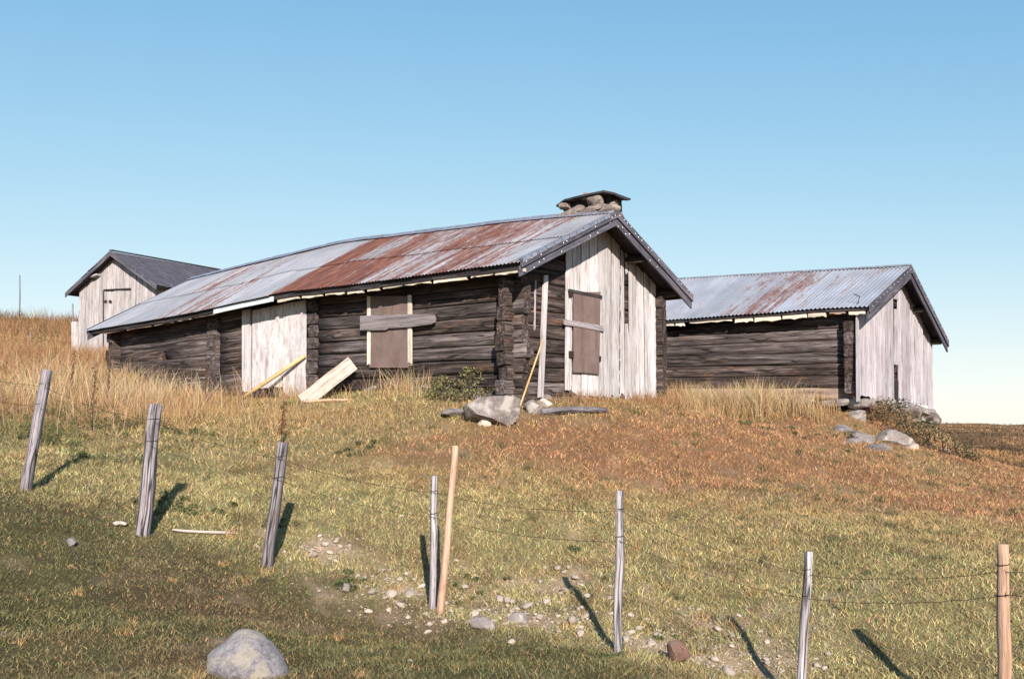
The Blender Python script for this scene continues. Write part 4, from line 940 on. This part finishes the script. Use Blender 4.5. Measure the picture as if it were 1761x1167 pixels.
# ------------------------------------------------------------------ grass and plants
def in_building(x, y):
    k = np.zeros(len(x), bool)
    for O, th, W, L in ((MO, MTH, MW, ML), (RO, RTH, RW, RL)):
        u, g = frame(th); a = (x - O[0]) * u[0] + (y - O[1]) * u[1]; b = (x - O[0]) * g[0] + (y - O[1]) * g[1]
        k |= (a > -.03) & (a < L) & (b > -.03) & (b < W)
    u, g = frame(STH); a = (x - SO[0]) * u[0] + (y - SO[1]) * u[1]; b = (x - SO[0]) * g[0] + (y - SO[1]) * g[1]
    return k | ((abs(a) < SW / 2) & (b > 0) & (b < SL))
def blades(name, x, y, h, w, lean_, cols, mat='veg', seg=2, wind=None, droop=.5):
    """curved tapering blades rooted on the ground, one row of vertices pairs per segment and a tip"""
    n = len(x); z = H(x, y) - .01; a = rng.uniform(0, 2 * np.pi, n); dx, dy = np.cos(a), np.sin(a)
    b = rng.uniform(0, 2 * np.pi, n) if wind is None else rng.normal(wind, .9, n); lx, ly = np.cos(b) * lean_, np.sin(b) * lean_
    V = np.empty((n, 2 * seg + 1, 3), np.float32)
    for k in range(seg + 1):
        t = k / seg; cx = x + lx * h * t ** 1.8; cy = y + ly * h * t ** 1.8; cz = z + h * (t - .28 * droop * lean_ * t * t)
        if k < seg:
            ww = w * (1 - .45 * t)
            V[:, 2 * k] = np.c_[cx - dx * ww / 2, cy - dy * ww / 2, cz]; V[:, 2 * k + 1] = np.c_[cx + dx * ww / 2, cy + dy * ww / 2, cz]
        else: V[:, 2 * k] = np.c_[cx, cy, cz]
    m = 2 * seg + 1; T = []
    for k in range(seg - 1): T += [[2 * k, 2 * k + 1, 2 * k + 3], [2 * k, 2 * k + 3, 2 * k + 2]]
    T.append([2 * seg - 2, 2 * seg - 1, 2 * seg])
    Fc = (np.arange(n)[:, None, None] * m + np.array(T)[None]).reshape(-1, 3)
    return fastmesh(name, V.reshape(-1, 3), Fc, mat, np.repeat(cols, m, 0))
def jitter(c, n, lo=.6, hi=1.4):
    return np.clip(c * rng.uniform(lo, hi, (n, 1)) * rng.normal(1, .09, (n, 3)), .004, .9)
# short sward: two-segment blades close by, single blades beyond
def sward(name, n, r0, r1, seg, wk, label, pw):
    r = (r0 ** pw + rng.random(n) * (r1 ** pw - r0 ** pw)) ** (1 / pw); a = np.radians(rng.uniform(-45, 45, n)); x, y = r * np.sin(a), r * np.cos(a)
    dens = np.clip(.25 + 1.3 * fbm(x * 2.6, y * 2.6, 41), 0, 1); gw = gravel_w(x, y) * 1.1 - .45 + 2.6 * (fbm(x * 3, y * 3, 31) - .46)
    k = ~in_building(x, y) & (rng.random(n) < dens) & (rng.random(n) > np.clip(gw, 0, .74)); x, y, r = x[k], y[k], r[k]; n = len(x)
    c, st, out = zone(x, y); tuft = fbm(x * 1.7, y * 1.7, 51)
    h = (.03 + .05 * rng.random(n) ** 1.5 + .05 * np.clip(tuft - .5, 0, 1)) * (1 - .38 * out) * (1 + .8 * st); w = wk * (r / 7) ** .7 * (.6 + .8 * rng.random(n))
    cl = fbm(x * 5.5, y * 5.5, 52)[:, None]
    c = jitter(c, n, .5, 1.5) * (.55 + .9 * cl); dry = rng.random(n) < .09; c[dry] = jitter(C_STRAW[None], dry.sum(), .6, 1.25); gr = rng.random(n) < .12; c[gr] = jitter(C_GREEN[None], gr.sum(), .6, 1.6)
    tag(blades(name, x, y, h, w, rng.uniform(.3, 1.4, n), c, seg=seg), label, 'grass', None, 'stuff')
sward('short_grass', 520000, 3.0, 13.0, 2, .0062, 'short olive and yellow-green grass around the wire fence', 1.25)
sward('slope_grass', 740000, 12.0, 46.0, 1, .0085, 'rust-red and yellow autumn grass on the slope below the cabins', .7)

# tall dry grass: round the walls and on the rise to the left
X, Y, HT, CC = [], [], [], []
def scatter(n, fn, hmin, hmax, col, lo=.65, hi=1.3):
    x, y = fn(n); k = ~in_building(x, y); x, y = x[k], y[k]
    X.append(x); Y.append(y); HT.append(rng.uniform(hmin, hmax, len(x)) * (.55 + .9 * fbm(x * 1.3, y * 1.3, 61))); CC.append(jitter(np.array(col)[None], len(x), lo, hi))
def along_wall(O, th, s0, s1, g0, g1, p=1.5, axis='f', clump=1.1):
    def f(n):
        u, g = frame(th); a = rng.uniform(min(s0, s1), max(s0, s1), n * 3); b = g0 + (g1 - g0) * rng.random(n * 3) ** p
        if axis == 'g': a, b = b, a
        x, y = O[0] + u[0] * a + g[0] * b, O[1] + u[1] * a + g[1] * b
        k = rng.random(n * 3) < np.clip((fbm(x * clump, y * clump, 71) - .32) * 2.6, 0, 1); return x[k][:n], y[k][:n]
    return f
def gauss(cx, cy, sx, sy, clump=.9):
    def f(n):
        x, y = rng.normal(cx, sx, n * 3), rng.normal(cy, sy, n * 3); k = rng.random(n * 3) < np.clip((fbm(x * clump, y * clump, 72) - .3) * 2.4, 0, 1); return x[k][:n], y[k][:n]
    return f
STR, STR2, STR3 = (.43, .275, .14), (.34, .19, .095), (.53, .40, .24)
scatter(1000, along_wall(MO, MTH, 1.7, 5.2, -.05, -.7), .22, .5, STR); scatter(260, along_wall(MO, MTH, 1.6, 3.4, -.15, -.6), .4, .75, STR3)
scatter(6000, along_wall(MO, MTH, 7.3, 12.8, -.1, -1.9, 1.2), .10, .32, STR); scatter(330, along_wall(MO, MTH, 7.6, 12.8, -.2, -1.6), .4, .7, STR3)
scatter(5200, along_wall(RO, RTH, .3, 6.5, -.1, -1.3, 1.1), .25, .55, STR, ); scatter(1500, along_wall(RO, RTH, .6, 3.4, -.3, -1.2, 1.), .45, .75, STR3)
scatter(900, along_wall(RO, RTH, -.1, -.7, .2, 2.0, 1., 'f'), .2, .45, STR2)
scatter(1300, along_wall(MO, MTH, -.05, -.7, .8, 5.6, 1.), .10, .26, STR2); scatter(800, along_wall(MO, MTH, -.1, -1.2, 4.2, 7.2, 1.), .15, .4, STR)
scatter(9000, gauss(-10.2, 19.6, 2.4, 2.6), .2, .5, STR); scatter(6000, gauss(-10.2, 19.0, 2.4, 2.6), .2, .5, STR2); scatter(7000, gauss(-12.5, 24, 3, 4), .3, .65, STR2); scatter(2600, gauss(-9.5, 18, 2, 2), .5, .85, STR3)
scatter(3600, gauss(-7.6, 15.6, 1.6, 1.4), .10, .32, STR2); scatter(3400, gauss(-7.0, 13.4, 1.5, 1.2), .08, .26, (.15, .145, .06)); scatter(400, gauss(-5.2, 15.6, 1.2, .9), .15, .4, STR)
scatter(9000, gauss(-18, 34, 5, 7), .3, .7, STR2); scatter(6000, gauss(-25, 48, 7, 7), .3, .7, STR2); scatter(3000, gauss(-14.5, 31.5, 2, 1.6), .3, .7, STR)
scatter(5000, gauss(-26, 52, 5, 3.5, .5), .25, .75, (.15, .085, .042)); scatter(4000, gauss(-20, 42, 5, 5, .5), .2, .5, (.20, .11, .05))
scatter(700, gauss(-3.2, 15.3, 1.5, .6), .12, .3, STR); scatter(1500, gauss(2.6, 15.5, 2.8, 1.2), .08, .2, STR2)
scatter(260, gauss(9.4, 19.3, .9, .5), .12, .3, STR2)
x, y, h, c = np.concatenate(X), np.concatenate(Y), np.concatenate(HT), np.vstack(CC); n = len(x); d = np.hypot(x, y)
tag(blades('tall_dry_grass', x, y, h, .0058 * np.clip(d / 16, .7, 2.6) * rng.uniform(.6, 1.3, n), rng.uniform(.08, .75, n), c, seg=3), 'tall golden dry grass on the rise and along the cabin walls', 'grass', None, 'stuff')

# coarser tufts standing out of the sward, blades fanning from one root
nt = 1500; r = (4.5 ** 1.1 + rng.random(nt) * (24 ** 1.1 - 4.5 ** 1.1)) ** (1 / 1.1); a = np.radians(rng.uniform(-34, 34, nt)); tx, ty = r * np.sin(a), r * np.cos(a)
k = ~in_building(tx, ty) & (fbm(tx * .6, ty * .6, 91) > .42); tx, ty, r = tx[k], ty[k], r[k]; nt = len(tx); nb = 34
tc, tst, tout = zone(tx, ty); tsz = rng.uniform(.05, .13, nt) * (1 - .35 * tout); kind = rng.random(nt); tc = np.where((kind < .4)[:, None], C_GREEN[None] * .8, np.where((kind < .6)[:, None], C_STRAW[None], tc * .9))
ix = np.repeat(np.arange(nt), nb); n = len(ix); x = tx[ix] + rng.normal(0, .35, n) * tsz[ix]; y = ty[ix] + rng.normal(0, .35, n) * tsz[ix]
tag(blades('grass_tufts', x, y, tsz[ix] * rng.uniform(.5, 1.25, n), .0055 * (r[ix] / 7) ** .6, rng.uniform(.2, 1.3, n), jitter(tc[ix], n, .6, 1.35), seg=2), 'coarse green and straw tufts scattered through the turf', 'grass', None, 'stuff')

# heather and crowberry on the moor past the brow
n = 110000; r = 1 / rng.uniform(1 / 400, 1 / 23, n); a = np.radians(rng.uniform(19, 34, n)); x, y = r * np.sin(a), r * np.cos(a)
v = fbm(x * .16, y * .05, 81); v2 = fbm(x * .5, y * .2, 82); k = (v2 > .42) & (x > 11.5); x, y, v, r = x[k], y[k], v[k], r[k]; n = len(x)
c = np.where((v > .56)[:, None], np.array([[.095, .06, .036]]), np.array([[.34, .19, .085]])) ; c = jitter(c, n, .6, 1.5)
tag(blades('heather', x, y, rng.uniform(.12, .32, n) * (1 + .6 * (v > .56)), .016 * r / 22, rng.uniform(.3, 1.1, n), c), 'brown heather and rusty sedge on the far moor', 'heather', None, 'stuff')

def leaf_cloud(name, centres, radii, n, size, col, parent, lo=.6, hi=1.5, flat=.75):
    cs = np.array(centres); k = rng.integers(0, len(cs), n); d = rng.normal(size=(n, 3)); d /= np.linalg.norm(d, axis=1)[:, None]
    p = cs[k] + d * (np.array(radii)[k] * rng.random(n) ** .45)[:, None] * np.array([1, 1, flat])
    a = rng.normal(size=(n, 3)); a /= np.linalg.norm(a, axis=1)[:, None]; b = np.cross(a, rng.normal(size=(n, 3))); b /= np.linalg.norm(b, axis=1)[:, None]
    s = size * rng.uniform(.6, 1.4, (n, 1)); V = np.stack([p - a * s, p + b * s * .45, p + a * s, p - b * s * .45], 1).reshape(-1, 3)
    return fastmesh(name, V, np.arange(n * 4).reshape(-1, 4), 'veg', np.repeat(jitter(np.array(col)[None], n, lo, hi), 4, 0), parent)
def shrub(name, px, py, spots, n, size, col, label, stem=(.10, .07, .05)):
    p = ground_px(px, py); t = thing(name, (p[0], p[1], h1(p[0], p[1])), label, 'shrub')
    cs, rs = [(a, b, c) for a, b, c, r in spots], [r for a, b, c, r in spots]
    cs = [(a, b, c + h1(p[0] + a, p[1] + b) - h1(p[0], p[1])) for a, b, c in cs]
    leaf_cloud('foliage', cs, rs, n, size, col, t)
    V, F = [], []
    for a, b, c in cs:
        for _ in range(5):
            e = np.array([a + J(.12), b + J(.12), c + abs(J(.15))]); s0 = np.array([a * .6 + J(.05), b * .6 + J(.05), h1(p[0] + a * .6, p[1] + b * .6) - h1(p[0], p[1]) - .05]); k = len(V)
            for q, rr in ((s0, .007), (e, .003)):
                for an in (0, 2.1, 4.2): V.append(q + np.array([math.cos(an) * rr, math.sin(an) * rr, 0]))
            F += [[k, k + 1, k + 4, k + 3], [k + 1, k + 2, k + 5, k + 4], [k + 2, k, k + 3, k + 5]]
    mesh('stem', V, F, 'log_grey', t); return t
shrub('leafy_bush', 812, 690, [(-.45, .1, .12, .24), (-.2, .2, .25, .26), (.05, .25, .3, .28), (.3, .3, .34, .26), (.0, .0, .12, .22), (-.3, -.05, .1, .2), (.32, .1, .16, .2), (.46, .35, .42, .14), (-.5, .3, .3, .18), (.15, .3, .46, .16), (-.1, .3, .44, .14), (-.62, .2, .2, .2), (-.7, .1, .1, .16)], 1900, .025, (.17, .155, .065), 'leafy yellow-green bush growing against the log wall near the big boulder')
shrub('dark_bush', 1612, 778, [(-.5, .4, .3, .34), (-.15, .2, .24, .36), (.2, .1, .2, .34), (.55, .15, .14, .28), (-.75, .7, .42, .3), (-.4, .8, .5, .28), (.0, .6, .34, .3), (.8, .35, .05, .2)], 1900, .028, (.068, .068, .036), 'dark green bush spreading at the foot of the barn gable')
# low broad-leaved weeds and dark tussocks in the turf
cs, rs = [], []
for px, py, w, hh, k in [(110, 705, .9, .16, 34), (190, 735, .7, .13, 22), (140, 720, .9, .14, 26), (60, 745, .6, .14, 16), (260, 740, .6, .1, 12), (95, 765, .5, .1, 8), (150, 790, .5, .08, 8), (300, 870, .35, .06, 8), (345, 880, .4, .06, 10), (620, 770, .2, .07, 5), (590, 782, .18, .05, 4), (992, 945, .12, .05, 4), (596, 1012, .10, .06, 4), (820, 1015, .3, .04, 7), (330, 745, .5, .09, 7), (1160, 1090, .3, .03, 5), (690, 655, .2, .15, 4), (1060, 1130, .3, .03, 5), (600, 1005, .25, .04, 5), (40, 720, .5, .15, 8), (470, 900, .3, .04, 6), (1400, 745, 1.2, .06, 10), (1300, 735, .8, .06, 6)]:
    p = ground_px(px, py)
    for _ in range(k):
        x, y = p[0] + random.gauss(0, w * .5), p[1] + random.gauss(0, w * .5); cs.append((x, y, h1(x, y) + hh * .35)); rs.append(hh * random.uniform(.8, 1.4))
tag(leaf_cloud('ground_cover', cs, rs, 15000, .018, (.085, .092, .04), None, .5, 1.8, .6), 'low dark green weeds creeping through the turf', 'weeds', None, 'stuff')
# withered docks
for k, (px, py, hh, lb) in enumerate([(158, 745, 1.0, 'tall brown withered dock plant left of the thick leaning post'), (184, 700, .8, 'brown withered dock plant by the cabin left corner'), (483, 768, .62, 'single brown dock stalk rising behind a leaning post'), (352, 700, .6, 'brown dock stalk in front of the log wall left of the pale door'), (122, 690, .7, 'slender brown dock stalk in the tall straw on the rise')]):
    p = ground_px(px, py); t = thing('dock_plant', (p[0], p[1], h1(p[0], p[1])), lb, 'plant', 0, 'withered dock plants'); hh *= p[1] / 14
    round_bar('stem', [(0, 0, -.05), (.01, .0, hh * .5), (.03, 0, hh)], [.007, .006, .003], 'log', t, 5)
    cs = [(.03 * q + J(.025), J(.025), hh * q) for q in np.linspace(.3, 1, 16)]
    leaf_cloud('seed_head', cs, [.03] * 16, 420, .011, (.15, .07, .035), t, .6, 1.4, 1.0)
